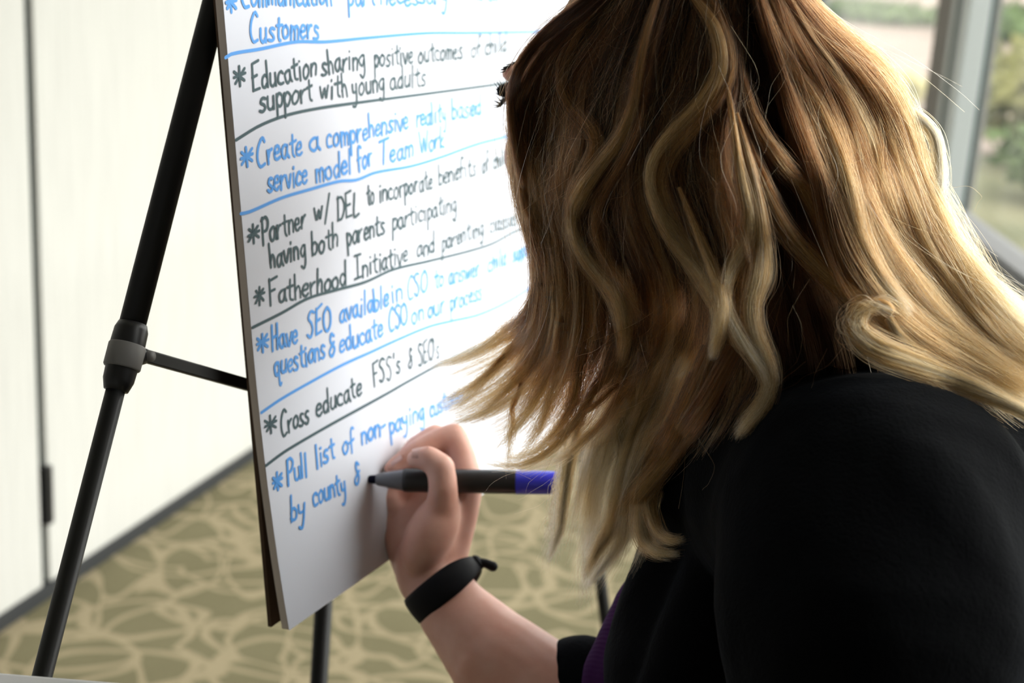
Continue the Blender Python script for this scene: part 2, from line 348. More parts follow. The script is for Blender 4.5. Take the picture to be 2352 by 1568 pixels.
# --- handwriting: single-stroke letters, drawn as ink ribbons lying on the top sheet
GL = {
'a': (9, '8,9 5,10 1,7 1,2 4,0 7,3 8,9|8,10 8,3 10,0'), 'b': (8, '1,20 1,0|1,6 4,10 8,7 7,2 4,0 1,2'), 'c': (8, '8,8 5,10 1,7 1,2 4,0 8,1'),
'd': (9, '8,7 5,10 1,7 1,2 4,0 7,3|8,20 8,0'), 'e': (8, '1,5 7,6 7,9 4,10 1,7 1,2 4,0 8,2'), 'f': (7, '8,18 5,20 3,17 3,-1|0,9 7,10'),
'g': (9, '8,9 5,10 1,7 2,2 5,1 8,6|8,10 8,-5 5,-9 1,-6'), 'h': (8, '1,20 1,0|1,5 4,10 7,8 7,0'), 'i': (4, '2,10 2,0|2,14 2,15'),
'j': (5, '4,10 4,-6 1,-8|4,14 4,15'), 'k': (8, '1,20 1,0|7,10 1,4 8,0'), 'l': (4, '2,20 2,0'), 'm': (12, '1,10 1,0|1,6 3,10 6,8 6,0|6,6 8,10 11,8 11,0'),
'n': (9, '1,10 1,0|1,6 4,10 8,8 8,0'), 'o': (9, '5,10 1,7 1,2 4,0 8,3 8,8 5,10'), 'p': (8, '1,10 1,-9|1,7 4,10 8,7 7,2 4,0 1,2'),
'q': (9, '8,8 5,10 1,7 1,2 4,0 8,4|8,10 8,-9 10,-7'), 'r': (7, '1,10 1,0|1,5 4,9 7,10'), 's': (8, '8,9 4,10 2,7 6,4 7,2 4,0 0,1'),
't': (7, '4,17 4,2 7,0|0,11 8,12'), 'u': (9, '1,10 1,2 4,0 8,3|8,10 8,0'), 'v': (8, '0,10 4,0 8,10'), 'w': (11, '0,10 3,0 6,8 8,0 11,10'),
'y': (9, '1,10 2,4 7,4|8,10 7,-3 4,-9 1,-8'), 'C': (11, '11,17 8,20 2,14 1,5 4,-1 10,0'), 'E': (11, '2,20 1,0|2,20 11,22|1,10 8,11|1,0 10,1'),
'P': (11, '2,20 2,-1|1,18 7,20 11,15 8,10 2,9'), 'T': (12, '0,19 13,21|6,20 6,0'), 'W': (15, '0,20 4,0 8,14 11,0 15,19'), 'D': (12, '2,20 2,0|0,19 8,19 12,11 8,2 1,0'),
'L': (9, '2,20 1,0 9,1'), 'F': (10, '2,20 2,-1|1,19 11,21|2,10 8,11'), 'I': (10, '1,20 11,20|6,20 5,0|0,0 10,1'), 'H': (12, '2,20 2,0|10,20 10,0|2,10 10,11'),
'S': (11, '11,18 6,20 2,15 7,10 9,4 5,-1 0,2'), 'O': (12, '7,20 1,15 1,4 6,0 12,5 12,15 7,20'), '&': (8, '7,16 4,19 3,13 7,5 4,0 1,4 7,11'),
'/': (7, '7,20 1,-3'), "'": (4, '2,20 2,15'), '-': (8, '1,6 7,7'), '*': (12, '6,13 6,-3|1,10 11,0|11,10 1,0|0,5 12,6'), '!': (4, '2,20 2,6|2,1 2,0')}
GL = {k: (w, [[tuple(map(float, p.split(','))) for p in s.split()] for s in d.split('|')]) for k, (w, d) in GL.items()}
STROKES = []                                            # (list of uv, half width, ink slot)
def word(txt, x0, y0, x1, y1, ink, xh=.0076, hw=.0010, seed=0):
    a, b = uv(x0, y0), uv(x1, y1); ex = b-a; L = np.linalg.norm(ex); ex = ex/L; ey = np.array([-ex[1]*.4, 1.0]); ey /= np.linalg.norm(ey)
    tot = sum(GL[ch][0]+2.2 for ch in txt)-2.2; sx = L/tot; pen = 0.0; rg = np.random.default_rng(len(txt)*31+int(x0))
    for ch in txt:
        w, sts = GL[ch]; dy = rg.normal(0, .5); sl = rg.normal(.06, .04)
        for st in sts:
            p = crom(np.array(st)+rg.normal(0, .28, (len(st), 2)), max(3, 5*(len(st)-1)+1))
            STROKES.append(([a+ex*((pen+q[0])*sx+(q[1]*sl)*xh/10)+ey*((q[1]+dy)*xh/10) for q in p], hw*rg.uniform(.9, 1.12), ink))
        pen += w+2.2
def rule(pts, ink, hw=.0010):
    q = np.array([uv(*p) for p in pts]); STROKES.append((list(crom(q, len(q)*8)), hw, ink))
def z1(x, y): return 480+x/3.0154, y/3.0154
def z2(x, y): return 520+x/3.0154, 480+y/3.0154
def z3(x, y): return 560+x/3.0154, 900+y/3.0154
B, K = 0, 1
for zf, ink, items in (
 (z1, B, [('*', 120, 60, 190, 50), ('Communication', 225, 42, 850, 36), ('part', 960, 36, 1150, 34), ('necessary', 1190, 34, 1650, 30), ('to', 1840, 8, 1900, 6), ('all', 1930, 6, 2040, 4), ('Customers', 285, 285, 760, 262),
          ('*', 218, 1150, 305, 1120), ('Create', 335, 1145, 645, 1060), ('a', 695, 1052, 765, 1035), ('comprehensive', 815, 1028, 1380, 890), ('reality', 1435, 880, 1645, 845), ('based', 1680, 832, 1885, 795),
          ('service', 405, 1325, 680, 1270), ('model', 740, 1270, 985, 1195), ('for', 1030, 1185, 1130, 1145), ('Team', 1180, 1145, 1415, 1085), ('Work', 1460, 1070, 1628, 1020)]),
 (z1, K, [('*', 172, 580, 255, 555), ('Education', 300, 630, 745, 525), ('sharing', 780, 522, 1080, 468), ('positive', 1145, 470, 1410, 438), ('outcomes', 1450, 438, 1755, 402), ('of', 1815, 400, 1885, 385), ('child', 1910, 380, 2060, 355),
          ('support', 350, 775, 715, 692), ('with', 770, 692, 960, 662), ('young', 990, 672, 1215, 622), ('adults', 1255, 625, 1500, 590),
          ('to', 1095, 1422, 1145, 1402), ('incorporate', 1180, 1402, 1548, 1305), ('benefits', 1590, 1282, 1850, 1212), ('of', 1892, 1205, 1940, 1175), ('child', 1965, 1172, 2075, 1135)]),
 (z2, K, [('*', 150, 225, 230, 190), ('Partner', 245, 245, 548, 132), ('w/', 610, 92, 712, 55), ('DEL', 765, 82, 918, 40), ('having', 305, 415, 550, 328), ('both', 590, 328, 772, 258), ('parents', 835, 255, 1095, 172), ('participating', 1150, 150, 1592, 12),
          ('*', 195, 645, 262, 622), ('Fatherhood', 295, 665, 830, 530), ('Initiative', 890, 492, 1255, 365), ('and', 1320, 342, 1440, 300), ('parenting', 1490, 290, 1780, 178), ('classes', 1822, 170, 2012, 108),
          ("FSS's", 1015, 1225, 1205, 1125), ('&', 1255, 1110, 1290, 1092), ("SEO's", 1330, 1085, 1475, 1020)]),
 (z2, B, [('*', 210, 985, 290, 950), ('Have', 310, 988, 492, 918), ('SEO', 560, 895, 722, 832), ('available', 785, 785, 1122, 672), ('in', 1140, 650, 1222, 622), ('CSO', 1255, 620, 1390, 568), ('to', 1440, 552, 1505, 530), ('answer', 1540, 525, 1755, 458), ('child', 1810, 438, 1940, 385), ('support', 1980, 368, 2130, 300),
          ('questions', 335, 1160, 685, 1028), ('&', 712, 1035, 755, 1010), ('educate', 785, 995, 1082, 882), ('CSO', 1125, 848, 1252, 800), ('on', 1285, 798, 1368, 765), ('our', 1395, 760, 1510, 712), ('process', 1550, 708, 1770, 620)]),
 (z3, K, [('*', 148, 280, 228, 245), ('Cross', 260, 300, 452, 205), ('educate', 505, 170, 815, 20)]),
 (z3, B, [('*', 203, 672, 270, 640), ('Pull', 300, 645, 440, 575), ('list', 500, 530, 630, 460), ('of', 690, 445, 765, 395), ('non-', 815, 362, 985, 285), ('paying', 1010, 292, 1250, 185), ('customers', 1290, 180, 1560, 40), ('by', 322, 898, 425, 862), ('county', 480, 785, 705, 690), ('&', 765, 650, 805, 630)])):
    for w_, x0, y0, x1, y1 in items:
        small = .0068 if w_ == '*' else .0076
        word(w_, *zf(x0, y0), *zf(x1, y1), ink, small if ink == K else small*1.02, .00090 if ink == K else .00100)
for zf, ink, pts in (
 (z1, B, [(110, 400), (160, 372), (350, 340), (600, 290), (800, 290), (1100, 262), (1500, 230), (1800, 228), (2200, 222), (2500, 215)]),
 (z1, K, [(185, 970), (350, 870), (530, 800), (730, 755), (1000, 715), (1500, 650), (1950, 590), (2400, 525)]),
 (z1, B, [(215, 1480), (280, 1465), (500, 1370), (700, 1310), (900, 1255), (1020, 1245), (1150, 1195), (1400, 1150), (1600, 1090), (1850, 1000), (2020, 955), (2300, 880)]),
 (z2, K, [(180, 820), (380, 720), (560, 620), (760, 560), (960, 505), (1150, 420), (1400, 360), (1700, 285), (1850, 235), (2010, 150), (2300, 60)]),
 (z2, B, [(240, 1410), (370, 1320), (560, 1210), (800, 1080), (1000, 990), (1150, 920), (1400, 815), (1560, 775), (1750, 730), (1950, 640), (2110, 545), (2350, 440)]),
 (z3, K, [(150, 510), (270, 420), (400, 340), (600, 225), (800, 115), (1000, 5), (1130, -70), (1400, -215), (1750, -370)])):
    rule([zf(*p) for p in pts], ink)
bm = bmesh.new(); NU, NVV = 24, 90
g = [[bm.verts.new(V(page(PWD*i/NU, V0+(V1-V0)*j/NVV))) for i in range(NU+1)] for j in range(NVV+1)]
for j in range(NVV):
    for i in range(NU): bm.faces.new((g[j][i], g[j][i+1], g[j+1][i+1], g[j+1][i]))
for si, (pts, hw, ink) in enumerate(STROKES):
    q = np.array(pts); keep = np.r_[True, np.linalg.norm(np.diff(q, axis=0), axis=1) > 1e-6]; q = q[keep]
    if len(q) < 2: continue
    off = .00018+.00025*((si*7919) % 97)/97
    d_ = np.gradient(q, axis=0); d_ /= np.maximum(np.linalg.norm(d_, axis=1), 1e-9)[:, None]
    q = np.vstack([q[:1]-d_[:1]*hw*.8, q, q[-1:]+d_[-1:]*hw*.8]); d_ = np.vstack([d_[:1], d_, d_[-1:]])
    nn = np.c_[-d_[:, 1], d_[:, 0]]; wd = np.full(len(q), hw); wd[0] *= .45; wd[-1] *= .45
    prev = None
    for p, n_, w_ in zip(q, nn, wd):
        a = bm.verts.new(V(page(*(p-n_*w_), off))); b = bm.verts.new(V(page(*(p+n_*w_), off)))
        if prev: bm.faces.new((prev[0], a, b, prev[1])).material_index = ink+1
        prev = (a, b)
obj('top_sheet', bm, [M['paper'], M['ink_blue'], M['ink_black']], pad, True)['label'] = 'white sheet with handwritten list in blue and black marker'

# ------------------------------------------------------------------ easel
oE = PA-PN*.020
def inplane(x, y): return hit(x, y, oE, PN)
l1, l2 = inplane(475, 80), inplane(100, 1540); ld = (l2-l1)/np.linalg.norm(l2-l1)
apexv = .775; uA = float((l1-PA)@PU); vA = float((l1-PA)@PV); du = float(ld@PU)/float(ld@PV)
apex = l1+ld*((apexv-vA)/float(ld@PV))
foot = l1+ld*(l1[2]/-ld[2])
joint = inplane(287, 815)
ez = tag(empty('easel', (float(foot[0]), float(foot[1]), 0)), 'black metal tripod easel holding the flip chart pad', 'easel')
jt = float((joint-apex)@ld); Lf = float((foot-apex)@ld)
bm = bmesh.new(); lathe(bm, apex, apex+ld*(jt+.012), [(0, .0073), (1, .0073)]); lgo = obj('leg', bm, M['black_metal'], ez, True)
bm = bmesh.new(); lathe(bm, apex+ld*(jt-.02), foot, [(0, .0052), (1, .0052)]); obj('lower_tube', bm, M['black_metal'], lgo, True)
bm = bmesh.new(); lathe(bm, apex+ld*(Lf-.03), foot, [(0, .008), (.6, .009), (1, .009)]); obj('rubber_foot', bm, M['black_plastic'], lgo, True)
bm = bmesh.new(); lathe(bm, joint-ld*.018, joint+ld*.020, [(0, .0078), (.1, .0092), (.3, .0095), (.5, .0095), (.62, .0088), (.85, .0084), (1, .0066)]); cl = obj('collar', bm, M['black_plastic'], ez, True)
cf = (joint+ld*.002, ld, np.cross(ld, PN), PN)
bm = bmesh.new(); lathe(bm, joint-ld*.006, joint+ld*.0075, [(0, .0096), (.06, .0101), (.94, .0101), (1, .0096)]); obj('grey_clip', bm, M['grey_plastic'], cl, True)['label'] = 'grey clip around the black collar'
b0 = inplane(325, 815); b1 = inplane(578, 886); bd = (b1-b0)/np.linalg.norm(b1-b0)
bm = bmesh.new(); box(bm, (0, -.0036, -.0028), (.36, .0036, .0028), (b0, bd, np.cross(PN, bd), PN), .0008); br = obj('brace', bm, M['black_metal'], ez)
bm = bmesh.new(); lathe(bm, joint+bd*.004-PN*.001, b0+bd*.004-PN*.001, [(0, .0058), (.5, .006), (.7, .0052), (1, .0044)]); obj('brace_hinge', bm, M['black_plastic'], br, True)
bm = bmesh.new(); lathe(bm, b0+bd*.002-PN*.006, b0+bd*.002+PN*.006, [(0, .003), (1, .003)]); obj('rivet', bm, M['grey_plastic'], br, True)
hub = b0+bd*.36
def leg(a, via, r0=.0073, r1=.0062):
    d_ = via-a; d_ /= np.linalg.norm(d_); ft = a+d_*((.0-a[2])/d_[2])
    bm = bmesh.new(); lathe(bm, a, a+d_*.85, [(0, r0), (1, r0)]); o = obj('leg', bm, M['black_metal'], ez, True)
    bm = bmesh.new(); lathe(bm, a+d_*.8, ft, [(0, r1), (1, r1)]); obj('lower_tube', bm, M['black_metal'], o, True)
    bm = bmesh.new(); lathe(bm, ft-d_*.03, ft, [(0, r1+.002), (1, r1+.003)]); obj('rubber_foot', bm, M['black_plastic'], o, True)
leg(apex-PN*.012, P(740, 1440, 1.20), .0073, .0073)
leg(apex-PN*.010, P(1376, 1310, 1.50))
bm = bmesh.new(); lathe(bm, apex+np.array([0, 0, -.04]), apex+np.array([0, 0, .03]), [(0, .016), (.5, .022), (.9, .02), (1, .012)]); obj('apex_hub', bm, M['black_plastic'], ez, True)
bm = bmesh.new(); box(bm, (-.22, -.012, -.012), (.22, .012, .012), (PA+PU*.32+PV*(V1+.022)-PN*.02, PU, PV, PN), .003); obj('pad_clamp', bm, M['black_metal'], ez)
bm = bmesh.new(); box(bm, (-.02, 0, -.01), (.02, .012, .03), (PA+PU*.52+PV*(V0-.016)-PN*.02, PU, PV, PN), .002); obj('ledge_peg', bm, M['black_plastic'], ez)

# ------------------------------------------------------------------ white table, its corner just in view
ta, tb = P(0, 1541, .70), P(160, 1571, .70); tb[2] = ta[2]; td = (tb-ta)/np.linalg.norm(tb-ta); tn = np.array([-td[1], td[0], 0])
tbl = tag(empty('folding_table', (float(ta[0]), float(ta[1])-.3, 0)), 'white table top corner at the lower left, in front of the easel leg', 'table')
zt = float(ta[2])
TF = (np.array([ta[0], ta[1], 0]), td, tn, pz)
bm = bmesh.new(); box(bm, (-.75, -.55, zt-.025), (.068, 0, zt), TF, .003); obj('table_top', bm, M['table_white'], tbl)
for x, y in ((-.70, -.5), (.0, -.5), (-.70, -.06), (.0, -.06)):
    bm = bmesh.new(); q = TF[0]+td*x+tn*y; lathe(bm, (q[0], q[1], 0), (q[0], q[1], zt-.02), [(0, .012), (1, .012)]); obj('leg', bm, M['grey_plastic'], tbl, True)

# ------------------------------------------------------------------ marker
m0 = P(834, 1100, .9945); m1 = P(1296, 1109, .985)
mk = tag(empty('marker', tuple(m0)), 'black barrelled marker with a blue end cap held in the hand', 'marker pen')
ML = np.linalg.norm(m1-m0); R = .0080
bm = bmesh.new(); lathe(bm, m0, m1, [(0, .0012), (.012, .0022), (.045, .0028), (.075, .0032)], 20); obj('nib', bm, M['marker_nib'], mk, True)
bm = bmesh.new(); lathe(bm, m0, m1, [(.066, .0036), (.075, .0042), (.20, .0072), (.205, .0072)], 28); obj('collar', bm, M['marker_grip'], mk, True)
bm = bmesh.new(); lathe(bm, m0, m1, [(.200, .0070), (.208, .0078), (.225, R), (.76, R), (.765, R-.0002)], 32); obj('barrel', bm, M['marker_barrel'], mk, True)
bm = bmesh.new(); lathe(bm, m0, m1, [(.760, R-.0004), (.765, R+.0001), (.985, R-.0004), (.997, R-.0010), (1.0, R-.0018)], 32); obj('end_cap', bm, M['marker_cap'], mk, True)['label'] = 'blue end cap'
#PERSON
# ------------------------------------------------------------------ person
def cone(bm, a, b, ra, rb, seg=20):
    """a rounded tapered limb between two joints"""
    a, b = V(a), V(b); x, y, z = frame_of(a, b); L = (b-a).length; prof = []
    for k in range(6): th = math.pi/2*(1-k/5); prof.append((-math.sin(th)*ra, math.cos(th)*ra))
    for k in range(6): th = math.pi/2*k/5; prof.append((L+math.sin(th)*rb, math.cos(th)*rb))
    rings = [[bm.verts.new(a+z*t_+(x*math.cos(j*2*math.pi/seg)+y*math.sin(j*2*math.pi/seg))*max(r, 1e-5)) for j in range(seg)] for t_, r in prof]
    for r0, r1 in zip(rings, rings[1:]):
        for j in range(seg): bm.faces.new((r0[j], r0[(j+1) % seg], r1[(j+1) % seg], r1[j]))
    bm.faces.new(rings[0][::-1]); bm.faces.new(rings[-1])
def chain(bm, pts, seg=20):
    for (a, ra), (b, rb) in zip(pts, pts[1:]): cone(bm, a, b, ra, rb, seg)
def ell(bm, c, ax, rad):
    g_ = bmesh.ops.create_uvsphere(bm, u_segments=28, v_segments=18, radius=1.0)
    R_ = Matrix((V(ax[0]), V(ax[1]), V(ax[2]))).transposed() @ Matrix.Diagonal(Vector(rad))
    for v in g_['verts']: v.co = V(c)+R_ @ v.co
def weld(name, bm, voxel, smooth, mats, parent, post=None):
    """join overlapping volumes into one continuous skin"""
    bmesh.ops.recalc_face_normals(bm, faces=bm.faces[:])
    me = bpy.data.meshes.new(name); bm.to_mesh(me); bm.free(); o = bpy.data.objects.new(name, me); COL.objects.link(o)
    md = o.modifiers.new('r', 'REMESH'); md.mode = 'VOXEL'; md.voxel_size = voxel
    md = o.modifiers.new('s', 'SMOOTH'); md.factor = .5; md.iterations = smooth
    dg = bpy.context.evaluated_depsgraph_get(); m2 = bpy.data.meshes.new_from_object(o.evaluated_get(dg))
    bpy.data.objects.remove(o); bpy.data.meshes.remove(me); m2.name = name
    if post:
        n_ = len(m2.vertices); co = np.empty(n_*3, np.float32); m2.vertices.foreach_get('co', co); no = np.empty(n_*3, np.float32); m2.vertices.foreach_get('normal', no)
        co = post(co.reshape(-1, 3), no.reshape(-1, 3)); m2.vertices.foreach_set('co', co.astype(np.float32).ravel()); m2.update()
    return obj(name, m2, mats, parent, True)
def cw(v): return np.array([v@CX, v@CY, v@CZ])          # camera right/down/forward -> world
_a, _t, _r = [math.radians(q) for q in (32, -13, 3)]
_f0 = np.array([-math.sin(_a), 0, math.cos(_a)]); _d0 = np.array([0, 1.0, 0])
_f = math.cos(_t)*_f0+math.sin(_t)*_d0; _u = -(math.cos(_t)*_d0-math.sin(_t)*_f0); _l = np.array([-math.cos(_a), 0, -math.sin(_a)])
HU = cw(math.cos(_r)*_u+math.sin(_r)*_l); HL = cw(math.cos(_r)*_l-math.sin(_r)*_u); HF = cw(_f)
HS = .93                                               # size of this head
HC = P(1166, 238, .90)-(HL*.036-HU*.01+HF*.095)*HS
def hd(l, u, f): return HC+(HL*l+HU*u+HF*f)*HS                # a point of the head: her left, up, forward
AX = (HL, HU, HF)
SK = 1.26                                               # the torso's depths and girths below are given at 1 / SK
sh_l, sh_r = P(2010, 1215, .56*SK), P(1740, 1130, 1.02)
neck0 = P(1750, 860, .665*SK); mid = (sh_l+sh_r)/2
fac = np.array([-.80, .60, 0])
hip = mid+np.array([.17, -.13, 0]); hip[2] = .53
lat = np.array([-.60, -.80, 0])                         # her left
elb_r, wri = P(1530, 1740, .95), P(988, 1322, 1.0)
elb_l = P(1990, 1950, .54*SK)
knee_l = hip+lat*.10+fac*.40; knee_l[2] = .50; knee_r = hip-lat*.10+fac*.38; knee_r[2] = .50
ank_l = knee_l+fac*.02; ank_l[2] = .09; ank_r = knee_r+fac*.02; ank_r[2] = .09

bm = bmesh.new()
# head
ell(bm, hd(0, -.002, -.018), AX, tuple(q*HS for q in (.067, .078, .086))); ell(bm, hd(0, -.035, .032), AX, tuple(q*HS for q in (.060, .072, .060))); ell(bm, hd(0, -.088, .052), AX, tuple(q*HS for q in (.036, .030, .036)))
ell(bm, hd(0, .012, .048), AX, tuple(q*HS for q in (.054, .040, .040)))
for s in (-1, 1):
    ell(bm, hd(s*.030, -.040, .064), AX, tuple(q*HS for q in (.021, .024, .022))); ell(bm, hd(s*.032, .010, .082), AX, tuple(q*HS for q in (.018, .007, .010))); ell(bm, hd(s*.038, -.076, .016), AX, tuple(q*HS for q in (.014, .022, .032)))
    ell(bm, hd(s*.070, -.018, -.006), AX, tuple(q*HS for q in (.006, .026, .015)))
cone(bm, hd(0, -.002, .086), hd(0, -.036, .106), .008, .011); ell(bm, hd(0, -.042, .104), AX, tuple(q*HS for q in (.015, .010, .011)))
ell(bm, hd(0, -.068, .088), AX, tuple(q*HS for q in (.022, .006, .010))); ell(bm, hd(0, -.078, .086), AX, tuple(q*HS for q in (.019, .007, .010))); ell(bm, hd(0, -.108, .070), AX, tuple(q*HS for q in (.018, .014, .014)))
chain(bm, [(hd(0, -.06, -.025), .049), (neck0, .047), (neck0+(mid-neck0)*.6+np.array([0, 0, -.03]), .052)])
# trunk inside the clothes
chain(bm, [(sh_l, .042), (mid+np.array([0, 0, .0]), .050), (sh_r, .042)])
chain(bm, [(mid+np.array([0, 0, -.03]), .065), ((mid+hip)/2, .080), (hip, .100)])
for s_, sh in ((1, sh_l), (-1, sh_r)): chain(bm, [(sh*.6+mid*.4+np.array([0, 0, -.06]), .045), ((mid+hip)/2+lat*.03*s_, .06), (hip+lat*.04*s_, .08)])
# left arm hangs, hand on the thigh
wl = knee_l*.35+hip*.65+np.array([0, 0, .10])+lat*.05
chain(bm, [(sh_l, .042), (elb_l, .036), (wl, .022), (wl+fac*.05, .028)])
for k, (dx, ln) in enumerate(((-.027, .055), (-.009, .068), (.009, .070), (.027, .062))):
    b_ = wl+fac*.07+lat*dx; chain(bm, [(b_, .0095), (b_+fac*ln*.55+np.array([0, 0, -.004]), .0085), (b_+fac*ln+np.array([0, 0, -.014]), .007)])
chain(bm, [(wl+fac*.02-lat*.025, .012), (wl+fac*.055-lat*.05, .010), (wl+fac*.08-lat*.055, .008)])
# right arm: upper arm, forearm, wrist
chain(bm, [(sh_r, .042), (elb_r, .037), (P(1280, 1625, .955), .0375), (P(1140, 1512, .97), .0325), (P(1046, 1408, .985), .0245), (wri, .0205)])
ell(bm, P(986, 1320, 1.0), (cw(np.array([.92, -.38, 0])), cw(np.array([.38, .92, 0])), cw(np.array([0, 0, 1.0]))), (.0225, .03, .019))
# palm
HX = cw(np.array([1.0, 0, 0])); HY = cw(np.array([0, 1.0, 0])); HZ = cw(np.array([0, 0, 1.0]))
chain(bm, [(wri, .0200), (P(1000, 1235, 1.003), .0205), (P(1052, 1140, 1.005), .0135)])
chain(bm, [(P(970, 1300, 1.010), .0180), (P(948, 1220, 1.018), .0160), (P(1000, 1150, 1.024), .0145)])
chain(bm, [(P(960, 1310, 1.012), .0160), (P(922, 1235, 1.018), .0130), (P(930, 1175, 1.028), .0115)])
chain(bm, [(P(1030, 1280, 1.002), .0130), (P(1060, 1190, 1.004), .0110), (P(1075, 1115, 1.006), .0105)])
# thumb: thenar, first phalanx, bent end over the barrel
ell(bm, P(990, 1224, .984), (cw(np.array([.45, -.89, 0])), cw(np.array([.89, .45, 0])), HZ), (.030, .0165, .017))
chain(bm, [(P(975, 1262, .990), .0155), (P(1016, 1168, .980), .0112), (P(1018, 1120, .9755), .0098), (P(1013, 1074, .9755), .0094), (P(984, 1052, .978), .0084), (P(957, 1054, .982), .0068)], 24)
# index finger over the far side of the barrel, middle behind it, ring and little finger curled below
chain(bm, [(P(1072, 1110, 1.008), .0115), (P(1062, 1045, 1.013), .0092), (P(1043, 1000, 1.016), .0090), (P(1005, 1012, 1.015), .0084), (P(962, 1034, 1.012), .0080), (P(928, 1056, 1.010), .0072), (P(902, 1076, 1.008), .0062)], 24)
chain(bm, [(P(1062, 1120, 1.018), .0115), (P(1030, 1030, 1.027), .0090), (P(1000, 1003, 1.030), .0090), (P(958, 1026, 1.026), .0082), (P(928, 1062, 1.020), .0076), (P(905, 1092, 1.016), .0066)], 24)
chain(bm, [(P(1020, 1150, 1.022), .0110), (P(955, 1090, 1.036), .0090), (P(905, 1108, 1.027), .0082), (P(893, 1140, 1.020), .0072), (P(912, 1166, 1.018), .0064)], 24)
chain(bm, [(P(985, 1185, 1.022), .0105), (P(930, 1140, 1.034), .0082), (P(893, 1165, 1.025), .0074), (P(888, 1195, 1.020), .0066)], 24)
# legs
chain(bm, [(hip+lat*.08, .085), (knee_l, .055), (ank_l, .036)]); chain(bm, [(hip-lat*.08, .085), (knee_r, .055), (ank_r, .036)])
for k_ in (ank_l, ank_r): chain(bm, [(k_, .035), (k_+fac*.06+np.array([0, 0, -.045]), .034), (k_+fac*.15+np.array([0, 0, -.056]), .026)])
person = weld('person', bm, .0022, 5, M['skin'], None)
tag(person, 'person in a black cardigan with long wavy blond hair writing with the right hand', 'person')
# nails
def nail(a, d, n_, w, l):
    bm = bmesh.new(); d = V(d).normalized(); n_ = V(n_).normalized(); s_ = d.cross(n_).normalized(); n_ = s_.cross(d)
    g = [[bm.verts.new(V(a)+d*(l*(i/5-.5))+s_*(w*math.cos(math.pi*(1-j/6))*(.75+.25*math.sin(math.pi*(.2+.8*i/5)))) + n_*(.35*w*math.sin(math.pi*j/6))) for j in range(7)] for i in range(6)]
    for i in range(5):
        for j in range(6): bm.faces.new((g[i][j], g[i][j+1], g[i+1][j+1], g[i+1][j]))
    obj('fingernail', bm, M['nail'], person, True)
nail(P(964, 1040, .9765), cw(np.array([-1, .12, .1])), cw(np.array([-.1, -.75, -.65])), .0050, .010)
nail(P(912, 1058, 1.003), cw(np.array([-.8, .6, 0])), cw(np.array([-.5, -.8, -.3])), .0045, .009)
# eyes, lashes, brows
for s in (-1, 1):
    bm = bmesh.new(); ell(bm, hd(s*.031, -.006, .077), AX, tuple(q*HS for q in (.0125, .0115, .0125))); obj('eye', bm, M['eye_white'], person, True)
    bm = bmesh.new(); ell(bm, hd(s*.031, -.007, .0865), AX, tuple(q*HS for q in (.0055, .0055, .0035))); obj('iris', bm, M['iris'], person, True)
    bm = bmesh.new(); rg = np.random.default_rng(5)
    for k in range(110):                                  # lashes fan forward and outward from the lid
        q = k/109; b_ = hd(s*(.019+.027*q), .003-.004*q*q-.005*(k % 2), .089-.006*q*q); e_ = b_+HL*s*(.001+.005*q)+HF*(.0055-.0015*q)+HU*(rg.uniform(-.004, .006)-.003*(k % 2))
        c_ = (b_+e_)/2-HU*.0025; chain(bm, [(b_, .0005), (c_, .0004), (e_, .00012)], 5)
    ell(bm, hd(s*.034, -.001, .0865), AX, tuple(q*HS for q in (.016, .0060, .0050))); obj('eyelashes', bm, M['lash'], person, True)
    bm = bmesh.new()
    for k in range(60):
        q = k/59; b_ = hd(s*(.014+.036*q), .009+.007*math.sin(q*2.6)+rg.uniform(-.002, .002), .0900-.012*q*q); chain(bm, [(b_, .0006), (b_+HL*s*.004+HU*.001*(1-2*q)-HF*.0008, .0002)], 5)
    obj('eyebrow', bm, M['lash'], person, True)
# clothes
def folds(amp, sc, seed, stretch=(1, 1, 1)):
    rg = np.random.default_rng(seed); ks = rg.normal(size=(7, 3))*sc*np.array(stretch); ph = rg.uniform(0, 6.28, 7)
    def f(co, no):
        d = sum(np.sin(co@k+p) for k, p in zip(ks, ph))/7; d = np.sign(d)*np.abs(d)**.8
        return co+no*(d*amp)[:, None]
    return f
bm = bmesh.new()
chest = P(1640, 1500, .76*SK); belly = P(1625, 1960, .74*SK)
chain(bm, [(P(1690, 1240, .80*SK), 0.0504), (chest, .070), (belly, .090), (hip+fac*.03, .110)])
chain(bm, [(mid, .070), ((mid+hip)/2, .098), (hip, .115)])
chain(bm, [(P(1596, 1280, .73*SK), .0270), (P(1532, 1425, .73*SK), .0345), (P(1500, 1560, .73*SK), .0455)])
blouse = weld('blouse', bm, .004, 4, M['blouse'], person, folds(.003, 60, 3)); blouse['label'] = 'dark purple knit blouse under the cardigan'
bm = bmesh.new()
up = np.array([0, 0, 1.0])
chain(bm, [(P(1850, 1130, .625*SK), 0.0630), (P(2010, 1200, .565*SK), 0.0743), (P(2010, 1420, .54*SK), 0.0718), (elb_l, .052), (wl+(elb_l-wl)*.35, .036)], 28)
chain(bm, [(P(1850, 1120, .635*SK), 0.0630), (P(2110, 1195, .61*SK), 0.0769), (P(2420, 1345, .63*SK), 0.0882)], 28)
chain(bm, [(P(1800, 1040, .68*SK), 0.0567), (mid+up*-.01, .070), (sh_r, .050)], 28)
chain(bm, [(mid+up*-.01, .075), ((mid+hip)/2+np.array([.02, -.02, 0]), .112), (hip+np.array([.01, -.01, -.02]), .128)], 28)
bk = P(2420, 1345, .63*SK); chain(bm, [(bk, .0882), ((bk+hip)/2+np.array([.0, -.02, 0]), .110), (hip+lat*.02, .128)], 28)
